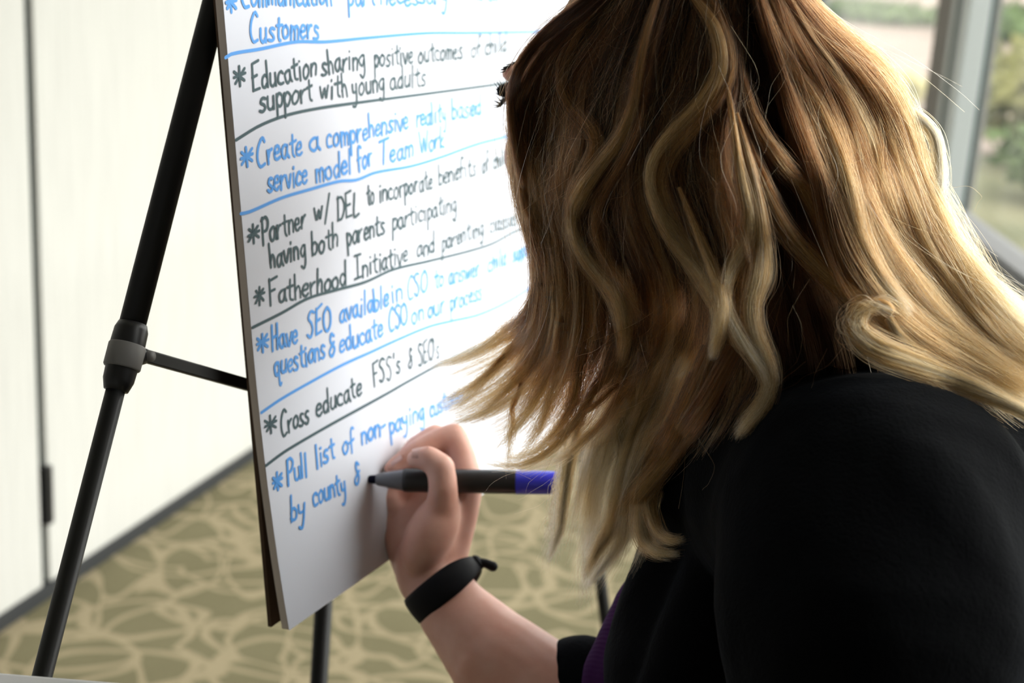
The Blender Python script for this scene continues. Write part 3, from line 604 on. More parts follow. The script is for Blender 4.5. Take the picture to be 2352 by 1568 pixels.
chain(bm, [(P(1850, 1130, .625*SK), .060), (P(1700, 1180, .72*SK), .056)], 28); chain(bm, [(mid, .075), (P(1660, 1360, .70*SK), .054), ((mid+hip)/2, .10)], 28)
chain(bm, [(P(1700, 1180, .72*SK), 0.0567), (P(1650, 1360, .70*SK), 0.0529), (P(1600, 1560, .69*SK), 0.0567), (P(1640, 1900, .68*SK), 0.0756)], 28)
chain(bm, [(sh_r, .050), (elb_r, .047), (P(1400, 1655, .95), .044), (P(1345, 1605, .958), .0405)], 28)
chain(bm, [(neck0+np.array([0, 0, -.05]), .066), (neck0+(hd(0, -.06, -.025)-neck0)*.15, .061)], 32)
chain(bm, [(P(1800, 1050, .63*SK), .045), (P(1940, 1020, .605*SK), .047), (P(2080, 1075, .60*SK), .050)], 28)
# the collar and the open front edge
chain(bm, [(P(1950, 1030, .58*SK), 0.0378), (P(1800, 1100, .62*SK), 0.0328), (P(1720, 1200, .655*SK), 0.0277), (P(1655, 1340, .665*SK), 0.0265), (P(1600, 1480, .66*SK), 0.0277), (P(1570, 1640, .655*SK), 0.0302)], 24)
cardigan = weld('cardigan', bm, .0036, 4, M['cardigan'], person, folds(.0042, 46, 8, (1, 1, .35))); cardigan['label'] = 'black fleece cardigan with soft folds'
bm = bmesh.new(); chain(bm, [(hip+up*.02, .112), (hip+lat*.08, .097), (knee_l, .066), (ank_l+up*.03, .052)]); chain(bm, [(hip-lat*.08, .097), (knee_r, .066), (ank_r+up*.03, .052)])
weld('trousers', bm, .006, 4, M['trousers'], person)
for k_ in (ank_l, ank_r):
    bm = bmesh.new(); chain(bm, [(k_+up*-.02, .045), (k_+fac*.06+np.array([0, 0, -.050]), .040), (k_+fac*.16+np.array([0, 0, -.060]), .030)]); weld('shoe', bm, .004, 3, M['shoe'], person)
# hair tie on the wrist: a flat band with a knot
bc = P(1022, 1350, .988); wax = cw(np.array([.62, .78, -.18])); wax /= np.linalg.norm(wax)
e1 = cw(np.array([.90, -.44, 0])); e1 -= wax*(e1@wax); e1 /= np.linalg.norm(e1); e2 = np.cross(wax, e1)
bm = bmesh.new(); NS = 60; rings = []
for k in range(NS):
    th = 2*math.pi*k/NS; rr = e1*math.cos(th)*.0262+e2*math.sin(th)*.0228; out = rr/np.linalg.norm(rr); hh = .0098*(1-.42*max(0, math.cos(th))**3)
    rings.append([bm.verts.new(V(bc+rr+out*o_*.0016+wax*w_*hh)) for o_, w_ in ((-1, -1), (.4, -1), (1, -.7), (1.25, 0), (1, .7), (.4, 1), (-1, 1))])
for k in range(NS):
    a, b = rings[k], rings[(k+1) % NS]
    for j in range(7): bm.faces.new((a[j], a[(j+1) % 7], b[(j+1) % 7], b[j]))
bmesh.ops.recalc_face_normals(bm, faces=bm.faces[:])
tie = obj('hair_tie', bm, M['hair_tie'], person, True); tie['label'] = 'black elastic hair tie worn on the wrist'
bm = bmesh.new(); kp = bc+e1*.0275
ell(bm, kp, (e1, wax, e2), (.0035, .0055, .0048)); chain(bm, [(kp, .0032), (kp+e1*.004+wax*.004, .0030), (kp+e1*.0065+wax*.0085, .0034)], 12); obj('knot', bm, M['hair_tie'], tie, True)
# chair under the person
chair = tag(empty('chair', (float(hip[0]), float(hip[1]), 0)), 'black chair the person sits on', 'chair')
CF = (np.array([hip[0], hip[1], 0]), fac, lat, up)
bm = bmesh.new(); box(bm, (-.19, -.21, .385), (.24, .21, .405), CF, .008); obj('seat', bm, M['black_plastic'], chair)
for x, y in ((-.17, -.19), (-.17, .19), (.21, -.19), (.21, .19)):
    bm = bmesh.new(); q = CF[0]+fac*x+lat*y; lathe(bm, (q[0], q[1], 0), (q[0], q[1], .39), [(0, .011), (1, .011)]); obj('leg', bm, M['black_metal'], chair, True)
#HAIR
# ------------------------------------------------------------------ hair: root-to-tip locks combed from guide lines
DK = np.array([(1120,830,.690),(990,940,.690),(1180,300,.632),(1205,500,.628),(1250,100,.606),(1336,20,.588),(1340,400,.592),(1330,700,.608),(1500,50,.575),(1500,400,.578),(1480,700,.590),
 (1400,950,.640),(1300,1050,.668),(1700,50,.568),(1700,400,.560),(1720,750,.562),(1690,1000,.565),(1900,200,.582),(1950,500,.570),(2000,760,.556),(2100,300,.600),(2150,550,.588),(2352,900,.562),(2352,750,.572),
 (1350,1250,.690),(1500,1150,.650),(1560,1270,.630),(1280,1280,.700)])
DK[:, 2] *= 1.27
def D(x, y):
    w = 1/(((DK[:, 0]-x)**2+(DK[:, 1]-y)**2)/1e4+.15)**2; return float((w*DK[:, 2]).sum()/w.sum())
def keep_out(p):
    """push points off the skull, face and neck"""
    for c, rad in ((hd(0, -.002, -.018), (.073, .084, .092)), (hd(0, -.035, .032), (.064, .076, .064)), (hd(0, -.088, .052), (.040, .034, .040)), (hd(.072, -.018, -.006), (.012, .033, .022)), (hd(.038, -.076, .016), (.018, .027, .036)), (hd(.030, -.040, .064), (.024, .027, .025))):
        rad = tuple(q_*HS for q_ in rad)
        q = p-c; e = np.stack([q@HL/rad[0], q@HU/rad[1], q@HF/rad[2]], -1); r = np.linalg.norm(e, axis=-1, keepdims=True)
        p = np.where(r < 1, c+q/np.maximum(r, .05), p)
    a, b = hd(0, -.06, -.025), neck0; ab = b-a; s_ = np.clip(((p-a)@ab)/(ab@ab), 0, 1)[..., None]; c = a+ab*s_; q = p-c; r = np.linalg.norm(q, axis=-1, keepdims=True)
    return np.where(r < .051, c+q/np.maximum(r, .005)*.051, p)
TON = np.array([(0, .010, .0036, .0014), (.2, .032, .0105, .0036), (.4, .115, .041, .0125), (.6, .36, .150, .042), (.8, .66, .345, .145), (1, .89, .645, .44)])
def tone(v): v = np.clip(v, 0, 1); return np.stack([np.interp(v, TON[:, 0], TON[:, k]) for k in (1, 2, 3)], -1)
MH = 30
ALL_P, ALL_C, ALL_R = [], [], []
CORES = []
def guide(pts, pre=None, dz=0.0, n=MH):
    """pixel polyline (x, y[, extra depth]) -> n points in the room; pre: head points the lock starts from"""
    q = [p for p in (pre or [])]
    for p in pts: q.append(P(p[0], p[1], D(p[0], p[1])+dz+(p[2] if len(p) > 2 else 0)))
    return crom(np.array(q), n)
def smooth_noise(rg, n, m, k, amp):
    c = rg.normal(size=(n, k, 3)); c[:, 0] *= .2; x = np.linspace(0, k-1.001, m); i = x.astype(int); f = (x-i); f = (f*f*(3-2*f))[None, :, None]
    return (c[:, i]*(1-f)+c[:, i+1]*f)*amp if k > 1 else 0
def sheet(G, n, thick=.012, clumps=60, pull=(.25, .8), t0=.15, t1=.5, tv=.10, wav=.0022, fly=.0010, cut=.12, seed=1, rad=.00007, core=None, core_tone=.05, flare=1.0, core_dz=.004, hi=0.0, wv=5):
    rg = np.random.default_rng(seed); G = np.array(G); K, Mn = G.shape[:2]; x = np.linspace(0, 1, Mn)
    s = rg.uniform(0, K-1, n); dz = rg.uniform(-1, 1, n); ck = rg.integers(0, clumps, n); cs = rg.uniform(0, K-1, clumps); cd = rg.uniform(-1, 1, clumps)
    order = np.argsort(cs); cs = cs[order]
    ck = np.clip(np.searchsorted(cs, s)+rg.integers(-1, 1, n), 0, clumps-1)
    pl = pull[0]+(pull[1]-pull[0])*x[None, :]**1.2; pl = pl*rg.uniform(.6, 1.0, (n, 1))
    se = s[:, None]+(cs[ck]-s)[:, None]*pl; de = dz[:, None]+(cd[ck]-dz)[:, None]*pl
    ln = 1-rg.uniform(0, cut, n)**1.0-rg.uniform(0, cut*.6, clumps)[ck]
    u = x[None, :]*ln[:, None]*(Mn-1); iu = np.clip(u.astype(int), 0, Mn-2); fu = (u-iu)[..., None]
    i = np.clip(se.astype(int), 0, K-2); f = (se-i)[..., None]
    def at(a, b): return G[a, b]
    p = (at(i, iu)*(1-fu)+at(i, iu+1)*fu)*(1-f)+(at(i+1, iu)*(1-fu)+at(i+1, iu+1)*fu)*f
    away = p-CAM; away = away/np.linalg.norm(away, axis=-1, keepdims=True)
    p = p+away*(de*thick*.5)[..., None]*(1+(flare-1)*x)[None, :, None]
    env = (.15+.85*x)[None, :, None]
    p = p+smooth_noise(rg, clumps, Mn, wv, wav)[ck]*env+smooth_noise(rg, n, Mn, wv+2, fly)*env
    p = keep_out(p)
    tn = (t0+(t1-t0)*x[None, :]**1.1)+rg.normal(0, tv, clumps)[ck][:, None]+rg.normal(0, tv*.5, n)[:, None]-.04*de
    if hi: tn = tn+(rg.random(clumps) < hi)[ck][:, None]*.25*(.3+.7*x)
    ALL_P.append(p); ALL_C.append(tone(tn)); ALL_R.append(rad*(1-.75*x[None, :]**3)*rg.uniform(.7, 1.25, (n, 1)))
    if core: CORES.append((G, core, core_tone, core_dz+thick*.4, (t0, t1)))
def lock(pts, n, t0=.3, t1=.6, dz=-.006, pre=None, seed=1, flat=.45, tv=.12, fly=.0012, cut=.10, rad=.00007, twist=0.0, wav=.0006):
    """one lock: (x, y, half width px) along its length"""
    rg = np.random.default_rng(seed); pts = [tuple(p) for p in pts]; Mn = MH
    q = np.array([np.r_[P(p[0], p[1], D(p[0], p[1])+dz), p[2]*D(p[0], p[1])/F] for p in pts]); c = crom(q, Mn); ctr, wd = c[:, :3], np.maximum(c[:, 3], .0002)
    tg = np.gradient(ctr, axis=0); tg /= np.linalg.norm(tg, axis=1)[:, None]; vw = ctr-CAM; vw /= np.linalg.norm(vw, axis=1)[:, None]
    sd = np.cross(tg, vw); sd /= np.maximum(np.linalg.norm(sd, axis=1), 1e-6)[:, None]
    a = np.minimum(np.abs(rg.normal(0, .55, n)), 1.5); th = rg.uniform(0, 6.283, n); x = np.linspace(0, 1, Mn); ang = th[:, None]+twist*x[None, :]
    ax, ay = a[:, None]*np.cos(ang), a[:, None]*np.sin(ang)
    ln = 1-rg.uniform(0, cut, n); u = x[None, :]*ln[:, None]*(Mn-1); iu = np.clip(u.astype(int), 0, Mn-2); fu = (u-iu)[..., None]
    L_ = lambda A: A[iu]*(1-fu)+A[iu+1]*fu
    w_ = L_(wd[:, None])
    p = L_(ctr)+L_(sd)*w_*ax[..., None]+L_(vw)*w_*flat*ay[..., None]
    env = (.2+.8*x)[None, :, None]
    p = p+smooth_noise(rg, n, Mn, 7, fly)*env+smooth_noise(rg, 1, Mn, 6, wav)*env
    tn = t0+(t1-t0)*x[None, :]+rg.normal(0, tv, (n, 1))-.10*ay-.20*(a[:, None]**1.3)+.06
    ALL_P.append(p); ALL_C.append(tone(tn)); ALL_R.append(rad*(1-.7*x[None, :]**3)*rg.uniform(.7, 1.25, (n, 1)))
def pre_side(f, l=.055): return [hd(-.002, .100, f*.75-.006)]
# side curtain that falls from the part past the face; rows run from the face to the nape
Gx = [
 [(1420,-60),(1325,15),(1232,100),(1190,190),(1184,300),(1190,430),(1215,520),(1238,610),(1230,700),(1170,775),(1080,812),(1000,832)],
 [(1435,-70),(1340,20),(1250,115),(1207,220),(1200,370),(1220,480),(1245,570),(1258,660),(1235,760),(1170,840),(1080,905),(985,945)],
 [(1455,-80),(1355,30),(1268,140),(1225,290),(1232,400),(1255,510),(1275,610),(1280,710),(1250,820),(1190,900),(1110,950),(1030,968)],
 [(1475,-90),(1380,45),(1300,170),(1262,310),(1262,420),(1285,540),(1305,650),(1305,760),(1275,870),(1220,960),(1150,1015),(1115,1035)],
 [(1500,-95),(1415,65),(1335,200),(1330,310),(1305,420),(1318,530),(1350,640),(1350,750),(1310,870),(1260,970),(1200,1040),(1160,1062)],
 [(1520,-100),(1450,80),(1410,210),(1390,320),(1345,430),(1352,530),(1400,630),(1425,740),(1395,850),(1330,950),(1250,1030),(1190,1065)],
 [(1570,-100),(1510,70),(1475,200),(1455,320),(1425,430),(1445,540),(1490,650),(1490,770),(1440,880),(1380,980),(1310,1060),(1250,1100)],
 [(1620,-100),(1580,60),(1550,180),(1510,300),(1490,400),(1525,510),(1575,610),(1595,720),(1545,850),(1480,960),(1400,1060),(1340,1130)],
 [(1660,-100),(1640,60),(1630,190),(1590,310),(1575,420),(1620,520),(1650,620),(1660,740),(1630,860),(1560,980),(1480,1080),(1420,1160)],
 [(1690,-100),(1690,60),(1705,190),(1680,310),(1680,420),(1715,520),(1735,620),(1735,740),(1745,850),(1700,940),(1650,1010),(1610,1070)]]
GG = [guide(g_, pre_side(.060-.0105*k)) for k, g_ in enumerate(Gx)]
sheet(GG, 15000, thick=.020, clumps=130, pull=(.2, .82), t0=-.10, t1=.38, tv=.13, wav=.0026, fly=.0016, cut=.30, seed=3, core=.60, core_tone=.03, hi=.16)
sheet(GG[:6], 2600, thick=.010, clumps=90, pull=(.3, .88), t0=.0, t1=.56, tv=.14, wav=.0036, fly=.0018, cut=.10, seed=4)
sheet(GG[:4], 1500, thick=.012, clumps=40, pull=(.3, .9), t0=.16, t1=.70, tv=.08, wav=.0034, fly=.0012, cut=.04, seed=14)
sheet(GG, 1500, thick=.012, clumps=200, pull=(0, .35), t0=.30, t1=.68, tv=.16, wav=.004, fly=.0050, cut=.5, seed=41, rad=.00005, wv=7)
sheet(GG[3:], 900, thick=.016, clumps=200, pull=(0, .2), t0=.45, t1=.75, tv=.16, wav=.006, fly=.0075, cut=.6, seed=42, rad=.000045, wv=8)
# hair at the back, swept over the shoulder and lit by the window
Rx = [
 [(1705,-80),(1745,70),(1775,190),(1815,320),(1865,440),(1900,560),(1950,660),(2030,750),(2130,830),(2260,905),(2400,965)],
 [(1725,-80),(1800,70),(1870,190),(1920,310),(1955,430),(1990,540),(2050,650),(2130,740),(2230,820),(2330,890),(2440,950)],
 [(1745,-80),(1840,70),(1940,190),(2000,310),(2035,430),(2075,540),(2140,640),(2220,730),(2310,810),(2390,870),(2470,920)],
 [(1765,-80),(1875,60),(1985,170),(2050,290),(2090,410),(2135,520),(2195,610),(2265,700),(2340,780),(2410,840),(2490,890)],
 [(1790,-70),(1910,50),(2030,165),(2095,280),(2130,395),(2175,500),(2225,590),(2290,680),(2365,760),(2440,820),(2510,860)]]
RR = [guide(g_, [hd(.0, .106, -.035-.006*k)], 0) for k, g_ in enumerate(Rx)]
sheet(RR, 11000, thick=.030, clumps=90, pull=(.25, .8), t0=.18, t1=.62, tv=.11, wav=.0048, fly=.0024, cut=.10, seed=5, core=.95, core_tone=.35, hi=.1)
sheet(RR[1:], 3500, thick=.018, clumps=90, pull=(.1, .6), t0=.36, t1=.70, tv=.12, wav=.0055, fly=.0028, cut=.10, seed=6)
# hair all round the crown, close to the skull
CRG = []
for k in range(24):
    a0 = 52+(318-52)*k/23; az = math.radians(a0); sa, ca = math.sin(az), math.cos(az); a2 = math.radians(a0+max(0, 95-a0)*.9); s2, c2 = math.sin(a2), math.cos(a2); dn_ = -.075-.07*(1-ca)/2
    CRG.append(crom(np.array([hd(.012*sa, .088, .045*ca-.018), hd(.048*sa, .068, .062*ca-.020), hd(.075*(sa+s2)/2, .012, .094*(ca+c2)/2-.020), hd(.078*s2, -.040, .094*c2-.022), hd(.076*s2, dn_, .088*c2-.028)]), MH))
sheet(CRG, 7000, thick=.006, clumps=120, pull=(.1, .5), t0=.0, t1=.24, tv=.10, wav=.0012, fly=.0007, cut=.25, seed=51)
# darker under-layer between them
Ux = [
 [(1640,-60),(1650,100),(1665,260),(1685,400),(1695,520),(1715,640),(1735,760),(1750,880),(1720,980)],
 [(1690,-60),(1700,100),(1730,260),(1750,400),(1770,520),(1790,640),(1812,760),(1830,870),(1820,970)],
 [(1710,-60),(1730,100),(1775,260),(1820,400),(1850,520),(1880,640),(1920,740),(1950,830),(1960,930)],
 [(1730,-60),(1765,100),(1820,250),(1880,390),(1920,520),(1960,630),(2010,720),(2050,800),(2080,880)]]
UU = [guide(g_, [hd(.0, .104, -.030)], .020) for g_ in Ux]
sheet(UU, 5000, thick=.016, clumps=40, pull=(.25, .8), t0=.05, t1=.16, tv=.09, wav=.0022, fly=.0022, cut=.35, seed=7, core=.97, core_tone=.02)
# far side of the hair, hanging in front of the chest
Lx = [
 [(1420,760,.02),(1385,900,.02),(1350,1000,.01),(1325,1090),(1300,1180),(1275,1260),(1258,1300)],
 [(1450,780,.02),(1420,920,.02),(1385,1020,.01),(1355,1110),(1340,1200),(1325,1280),(1300,1310)],
 [(1490,790,.02),(1455,930,.02),(1420,1040,.01),(1400,1130),(1385,1210),(1360,1290),(1345,1340)],
 [(1540,800,.01),(1500,940,.01),(1460,1040),(1440,1130),(1430,1200),(1405,1280),(1360,1360)],
 [(1590,820,.0),(1550,950,.0),(1505,1050),(1475,1130),(1470,1200),(1450,1270),(1400,1330)]]
LLg = [guide(g_, [hd(-.02, .10, .03-.01*k), hd(-.085, .03, .0-.01*k), hd(-.080, -.06, .0-.01*k)], .004) for k, g_ in enumerate(Lx)]
sheet(LLg, 6000, thick=.028, clumps=70, pull=(.2, .85), t0=.25, t1=.86, tv=.09, wav=.0034, fly=.0016, cut=.12, seed=8, core=.74, core_tone=.35, core_dz=.004)
# single locks, traced from top to end: (x, y, half width)
lock([(1560,-60,8),(1600,0,10),(1635,50,14),(1652,110,17),(1650,170,18),(1615,235,20),(1560,290,18),(1515,340,11),(1495,390,9),(1497,440,10),(1520,500,15),(1555,550,22),(1600,605,28),(1635,660,28),(1655,720,22),(1650,775,15),(1632,830,5)], 1500, .60, .78, -.012, seed=21, twist=1.2)
lock([(1590,-60,10),(1640,10,14),(1668,90,16),(1675,170,14),(1640,240,14),(1590,300,16),(1540,360,18),(1520,420,22),(1535,480,26),(1570,540,24),(1620,600,18)], 700, .34, .62, -.010, seed=22)
lock([(1420,-60,6),(1345,40,10),(1303,130,14),(1290,190,14),(1312,240,16),(1350,285,18),(1372,330,16),(1350,400,20),(1322,460,20),(1325,530,18),(1360,590,22),(1400,640,26),(1430,690,24),(1440,760,16),(1420,840,10)], 1100, .34, .68, -.010, seed=23)
lock([(1530,-70,5),(1490,60,8),(1470,150,10),(1450,250,12),(1420,320,16),(1375,380,18),(1335,440,20),(1318,500,16),(1335,570,16),(1375,630,16),(1420,690,14),(1440,750,8)], 800, .44, .76, -.013, seed=24)
lock([(1555,-70,5),(1520,40,7),(1500,120,8),(1480,230,10),(1455,320,12),(1420,390,12),(1380,460,14),(1370,530,14),(1395,600,16),(1440,660,16),(1470,740,14)], 500, .25, .48, -.011, seed=25)
lock([(1672,200,4),(1690,320,6),(1706,420,10),(1722,500,14),(1712,560,18),(1682,620,16),(1668,680,12),(1680,740,14),(1715,800,18),(1752,850,16),(1768,895,10)], 800, .60, .86, -.012, seed=26)
lock([(1690,260,5),(1722,380,8),(1745,490,14),(1752,580,22),(1745,640,28),(1728,700,22),(1735,760,22),(1758,820,22),(1770,870,18),(1755,920,20),(1715,970,18),(1688,1005,8)], 1100, .62, .80, -.011, seed=27, twist=.8)
lock([(1560,430,4),(1605,540,10),(1640,620,14),(1660,690,20),(1650,760,16),(1632,820,6)], 400, .6, .72, -.016, seed=28)
lock([(1655,120,4),(1690,260,8),(1755,420,16),(1790,500,18),(1830,560,20),(1890,620,20),(1960,680,20),(2040,740,18),(2120,790,12)], 900, .40, .68, -.004, seed=29)
lock([(1680,20,4),(1700,160,10),(1740,290,18),(1790,370,20),(1840,430,20),(1880,500,18),(1910,580,16)], 700, .34, .56, -.004, seed=30)
lock([(1750,0,6),(1800,130,16),(1860,230,26),(1905,320,26),(1945,430,26),(1970,540,26),(2020,640,22),(2090,730,16)], 1100, .45, .82, -.012, seed=31)
# the loop that stands off the back of the head, seen against the window
lock([(2010,215,8),(2060,240,10),(2110,270,13),(2145,310,15),(2160,360,15),(2158,420,15),(2150,480,14),(2165,540,10)], 520, .80, .95, .0, seed=32, flat=.9)
lock([(1985,170,7),(2030,220,8),(2058,280,9),(2072,350,8),(2090,420,8),(2130,500,8)], 260, .6, .85, .0, seed=33)
# the curl lying over the shoulder
lock([(2050,720,8),(2030,703,12),(1998,702,16),(1970,722,20),(1968,752,24),(1995,785,28),(2050,815,28),(2120,842,26),(2190,868,22),(2260,898,18),(2350,942,14),(2430,980,10)], 1700, .72, .88, -.016, seed=34, twist=1.5, fly=.0004)
lock([(2040,730,10),(2065,770,14),(2110,810,16),(2170,845,16),(2240,880,14),(2330,925,12)], 500, .75, .92, -.010, seed=35)
lock([(2080,740,10),(2130,790,16),(2200,845,18),(2270,890,18),(2370,945,16)], 600, .85, 1.0, -.006, seed=36)
for k in range(26):                                     # fine ends that curl round the loop
    rg = np.random.default_rng(300+k); x0, y0 = 1985+rg.uniform(-25, 45), 705+rg.uniform(-15, 20); r_ = rg.uniform(25, 60)
    lock([(x0+40, y0+5, 1), (x0, y0-r_*.25, 1), (x0-r_*.7, y0+r_*.2, 1), (x0-r_*.9, y0+r_*.9, 1), (x0-r_*.5+rg.uniform(0, 40), y0+r_*1.5+rg.uniform(0, 30), 1)], 3, .7, .85, -.020, seed=400+k, rad=.00005)
# lower locks in front of the dark clothes
lock([(1640,800,20),(1590,930,26),(1540,1030,28),(1500,1110,26),(1478,1180,24),(1482,1235,22),(1515,1265,14),(1560,1268,5)], 1300, .45, .78, -.004, seed=37)
lock([(1600,860,18),(1550,990,22),(1505,1080,20),(1490,1160,18),(1510,1225,16),(1545,1245,9),(1572,1238,3)], 700, .40, .70, -.008, seed=38)
lock([(1690,800,20),(1620,930,24),(1540,1040,24),(1460,1140,22),(1400,1220,20),(1360,1290,14),(1345,1330,5)], 1000, .34, .74, -.006, seed=39)
lock([(1330,960,10),(1310,1060,14),(1298,1150,14),(1282,1230,10),(1262,1290,4)], 420, .78, .92, .008, seed=40)
lock([(1300,1000,12),(1288,1090,14),(1276,1180,14),(1262,1260,12),(1248,1310,8)], 150, .8, .95, .012, seed=45, fly=.0030, cut=.3)
lock([(1380,1020,20),(1370,1120,26),(1365,1220,26),(1350,1310,22),(1335,1390,14)], 320, .78, .95, .014, seed=46, fly=.0030, cut=.3)
lock([(1420,960,14),(1440,1060,18),(1452,1150,18),(1430,1230,16),(1390,1300,10),(1350,1350,4)], 600, .80, .95, .010, seed=41)
lock([(1425,-60,10),(1325,18,14),(1240,90,12),(1190,160,11),(1176,240,9),(1186,340,8),(1200,430,6)], 900, .08, .34, -.022, seed=43)
lock([(1440,-60,10),(1340,25,14),(1255,105,14),(1205,190,12),(1186,290,10),(1196,400,8),(1215,520,6)], 800, .12, .40, -.016, seed=44)
# wind-blown ends on the left
for k, (pts, n_) in enumerate((
 ([(1240,640,12),(1215,710,14),(1150,770,14),(1090,805,9),(1040,820,6),(985,826,2)], 330), ([(1245,650,12),(1225,740,14),(1165,820,14),(1100,885,10),(1050,925,8),(985,946,2)], 360),
 ([(1260,680,12),(1245,790,14),(1190,880,13),(1120,940,10),(1070,962,6),(1020,968,2)], 330), ([(1290,740,12),(1265,850,14),(1215,940,13),(1170,1000,10),(1125,1045,2)], 300),
 ([(1300,760,12),(1280,880,14),(1245,960,12),(1215,1020,8),(1185,1058,2)], 260), ([(1340,800,14),(1310,920,14),(1280,980,12),(1225,1040,8),(1150,1062,2)], 330),
 ([(1420,800,16),(1370,900,16),(1320,970,14),(1265,1030,9),(1200,1060,6),(1105,1062,2)], 380), ([(1180,800,6),(1120,850,6),(1060,900,4),(1000,935,1)], 90),
 ([(1200,860,6),(1180,960,6),(1170,1040,4),(1168,1085,1)], 110), ([(1480,820,14),(1420,920,14),(1350,1000,12),(1280,1060,8),(1200,1090,2)], 260),
 ([(1230,700,5),(1150,790,5),(1075,830,3),(1008,838,1)], 70), ([(1420,880,10),(1360,940,10),(1300,980,8),(1240,1005,2)], 120))):
    lock(pts, int(n_*.7), .34, .74, -.006, seed=60+k, fly=.0017, cut=.20, tv=.11, wav=.0016)
# loose single hairs
FL = [[(1650,150),(1690,260),(1655,370),(1690,480),(1665,600),(1655,700)],[(1680,60),(1735,150),(1745,200),(1700,250)],[(1800,90),(1810,130),(1770,200),(1755,290)],[(1830,110),(1800,190),(1760,250),(1765,340),(1720,400),(1700,470)],
 [(1630,240),(1640,300),(1660,390),(1640,470),(1670,560),(1655,640)],[(1700,220),(1740,330),(1745,420),(1700,500)],[(1620,405),(1600,415),(1580,415)],[(1790,380),(1745,440),(1715,510)],[(1650,420),(1600,460),(1570,510)],
 [(1245,400),(1265,350),(1320,318),(1370,325),(1405,350)],[(1195,488),(1260,440),(1310,405),(1350,370)],[(1300,400),(1310,375),(1330,360)],[(1350,150),(1310,260),(1295,300)],[(1290,520),(1295,590),(1330,650)],
 [(1290,830),(1360,805),(1420,770)],[(1280,810),(1330,790),(1400,745)],[(1300,870),(1380,850),(1450,790)],[(1780,520),(1760,570),(1745,600)],[(1790,600),(1765,650),(1750,700)],[(1900,200),(1880,260),(1890,330)],
 [(1820,700),(1845,760),(1830,830),(1800,860)],[(1860,640),(1815,720),(1810,800)],[(1950,780),(1900,840),(1840,870),(1790,900)],[(1900,800),(1870,860),(1868,920)],[(1850,830),(1790,880),(1730,920)],[(1780,950),(1755,1010),(1790,1020)],
 [(1640,950),(1600,1040),(1545,1100)],[(1600,1000),(1640,1070),(1600,1150)],[(2190,430),(2230,430),(2255,455),(2235,480)],[(1845,370),(1950,375),(2010,350)],[(1900,330),(1925,400),(1905,470)],[(2000,380),(1990,430),(1985,480)],
 [(1220,1100),(1180,1085),(1130,1110),(1110,1130)],[(1280,1090),(1220,1130),(1190,1150)],[(1300,1100),(1230,1160),(1180,1175)],[(1310,1180),(1270,1230),(1250,1260)],[(1250,1080),(1215,1110),(1205,1140)],[(1340,1060),(1290,1130),(1270,1200)]]
for k, f_ in enumerate(FL):
    lock([(x, y, 1.2) for x, y in f_], 1, .62, .80, -.022, seed=500+k, rad=.00004, cut=.02, fly=.0004, wav=.0003)
rg = np.random.default_rng(77)
for k in range(170):                                    # stray hairs that leave the mass
    g_ = (GG, RR, LLg, UU)[rg.choice(4, p=(.5, .25, .15, .1))]; a_ = g_[rg.integers(0, len(g_))]; b_ = g_[rg.integers(0, len(g_))]; i0 = rg.integers(6, 18); n_ = rg.integers(6, 11)
    w_ = rg.random(); seg = (a_*w_+b_*(1-w_))[i0:i0+n_]; seg = np.linspace(0, 1, n_)[:, None]**1.5*rg.normal(size=3)*.018+seg-CZ*0
    seg = seg-ray(W/2, HH/2)*.010; c = keep_out(crom(seg, MH)[None])
    ALL_P.append(c); ALL_C.append(tone(np.full((1, MH), rg.uniform(.55, .9)))); ALL_R.append(np.full((1, MH), .00005))
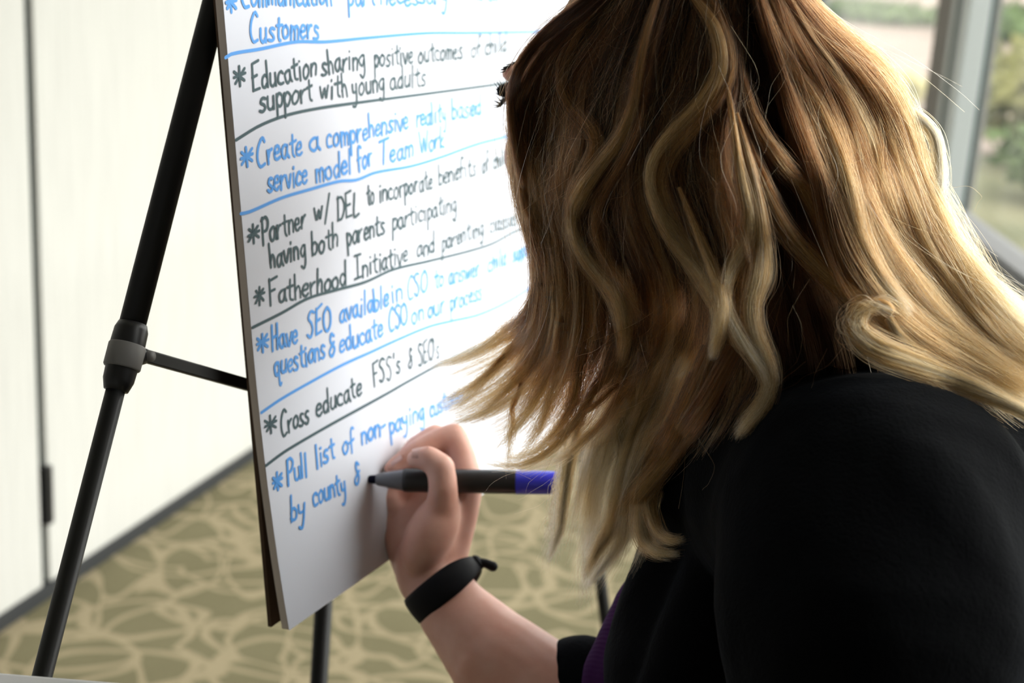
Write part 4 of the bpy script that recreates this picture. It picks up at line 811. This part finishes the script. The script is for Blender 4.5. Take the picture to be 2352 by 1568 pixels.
# a mesh of hair mass under the strands, so the locks are not see-through
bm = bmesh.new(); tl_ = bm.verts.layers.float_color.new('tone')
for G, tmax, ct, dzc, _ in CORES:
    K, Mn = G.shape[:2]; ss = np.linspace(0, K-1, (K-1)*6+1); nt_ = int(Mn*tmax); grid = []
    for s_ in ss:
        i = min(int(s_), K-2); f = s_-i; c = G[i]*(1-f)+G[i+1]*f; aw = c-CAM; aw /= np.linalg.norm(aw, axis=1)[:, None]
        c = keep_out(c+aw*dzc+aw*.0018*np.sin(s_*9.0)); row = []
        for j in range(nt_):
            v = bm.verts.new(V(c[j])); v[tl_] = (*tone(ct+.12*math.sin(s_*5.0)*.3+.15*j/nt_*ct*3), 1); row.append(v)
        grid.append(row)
    for a_, b_ in zip(grid, grid[1:]):
        for j in range(nt_-1): bm.faces.new((a_[j], a_[j+1], b_[j+1], b_[j]))
# scalp cap over the skull, open at the face
NA, NB = 40, 26; cap = []
for i in range(NB+1):
    row = []
    for j in range(NA):
        ph = 2*math.pi*j/NA; th = math.pi*(.74-.53*min(1.0, max(0.0, (math.cos(ph)+.15)/.6)))*i/NB
        v = bm.verts.new(V(hd(math.sin(th)*math.sin(ph)*.0722, -.002+math.cos(th)*.0832, -.018+math.sin(th)*math.cos(ph)*.0912))); v[tl_] = (*tone(.05), 1); row.append(v)
    cap.append(row)
for a_, b_ in zip(cap, cap[1:]):
    for j in range(NA): bm.faces.new((a_[j], a_[(j+1) % NA], b_[(j+1) % NA], b_[j]))
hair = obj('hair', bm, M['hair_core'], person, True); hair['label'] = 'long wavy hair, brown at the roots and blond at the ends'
PP = np.concatenate([a.reshape(-1, 3) for a in ALL_P]); CC = np.concatenate([np.broadcast_to(c, p.shape).reshape(-1, 3) for c, p in zip(ALL_C, ALL_P)]); RA = np.concatenate([np.broadcast_to(r, p.shape[:2]).reshape(-1) for r, p in zip(ALL_R, ALL_P)])
hc = bpy.data.hair_curves.new('hair_strands'); hc.add_curves([MH]*(len(PP)//MH))
hc.attributes['position'].data.foreach_set('vector', PP.astype(np.float32).ravel())
ra = hc.attributes.get('radius') or hc.attributes.new('radius', 'FLOAT', 'POINT'); ra.data.foreach_set('value', RA.astype(np.float32))
ca = hc.attributes.new('tone', 'FLOAT_COLOR', 'POINT'); ca.data.foreach_set('color', np.c_[CC, np.ones(len(CC))].astype(np.float32).ravel())
hc.materials.append(M['strand'])
hs = bpy.data.objects.new('hair_strands', hc); COL.objects.link(hs); hs.parent = hair; hs['kind'] = 'stuff'
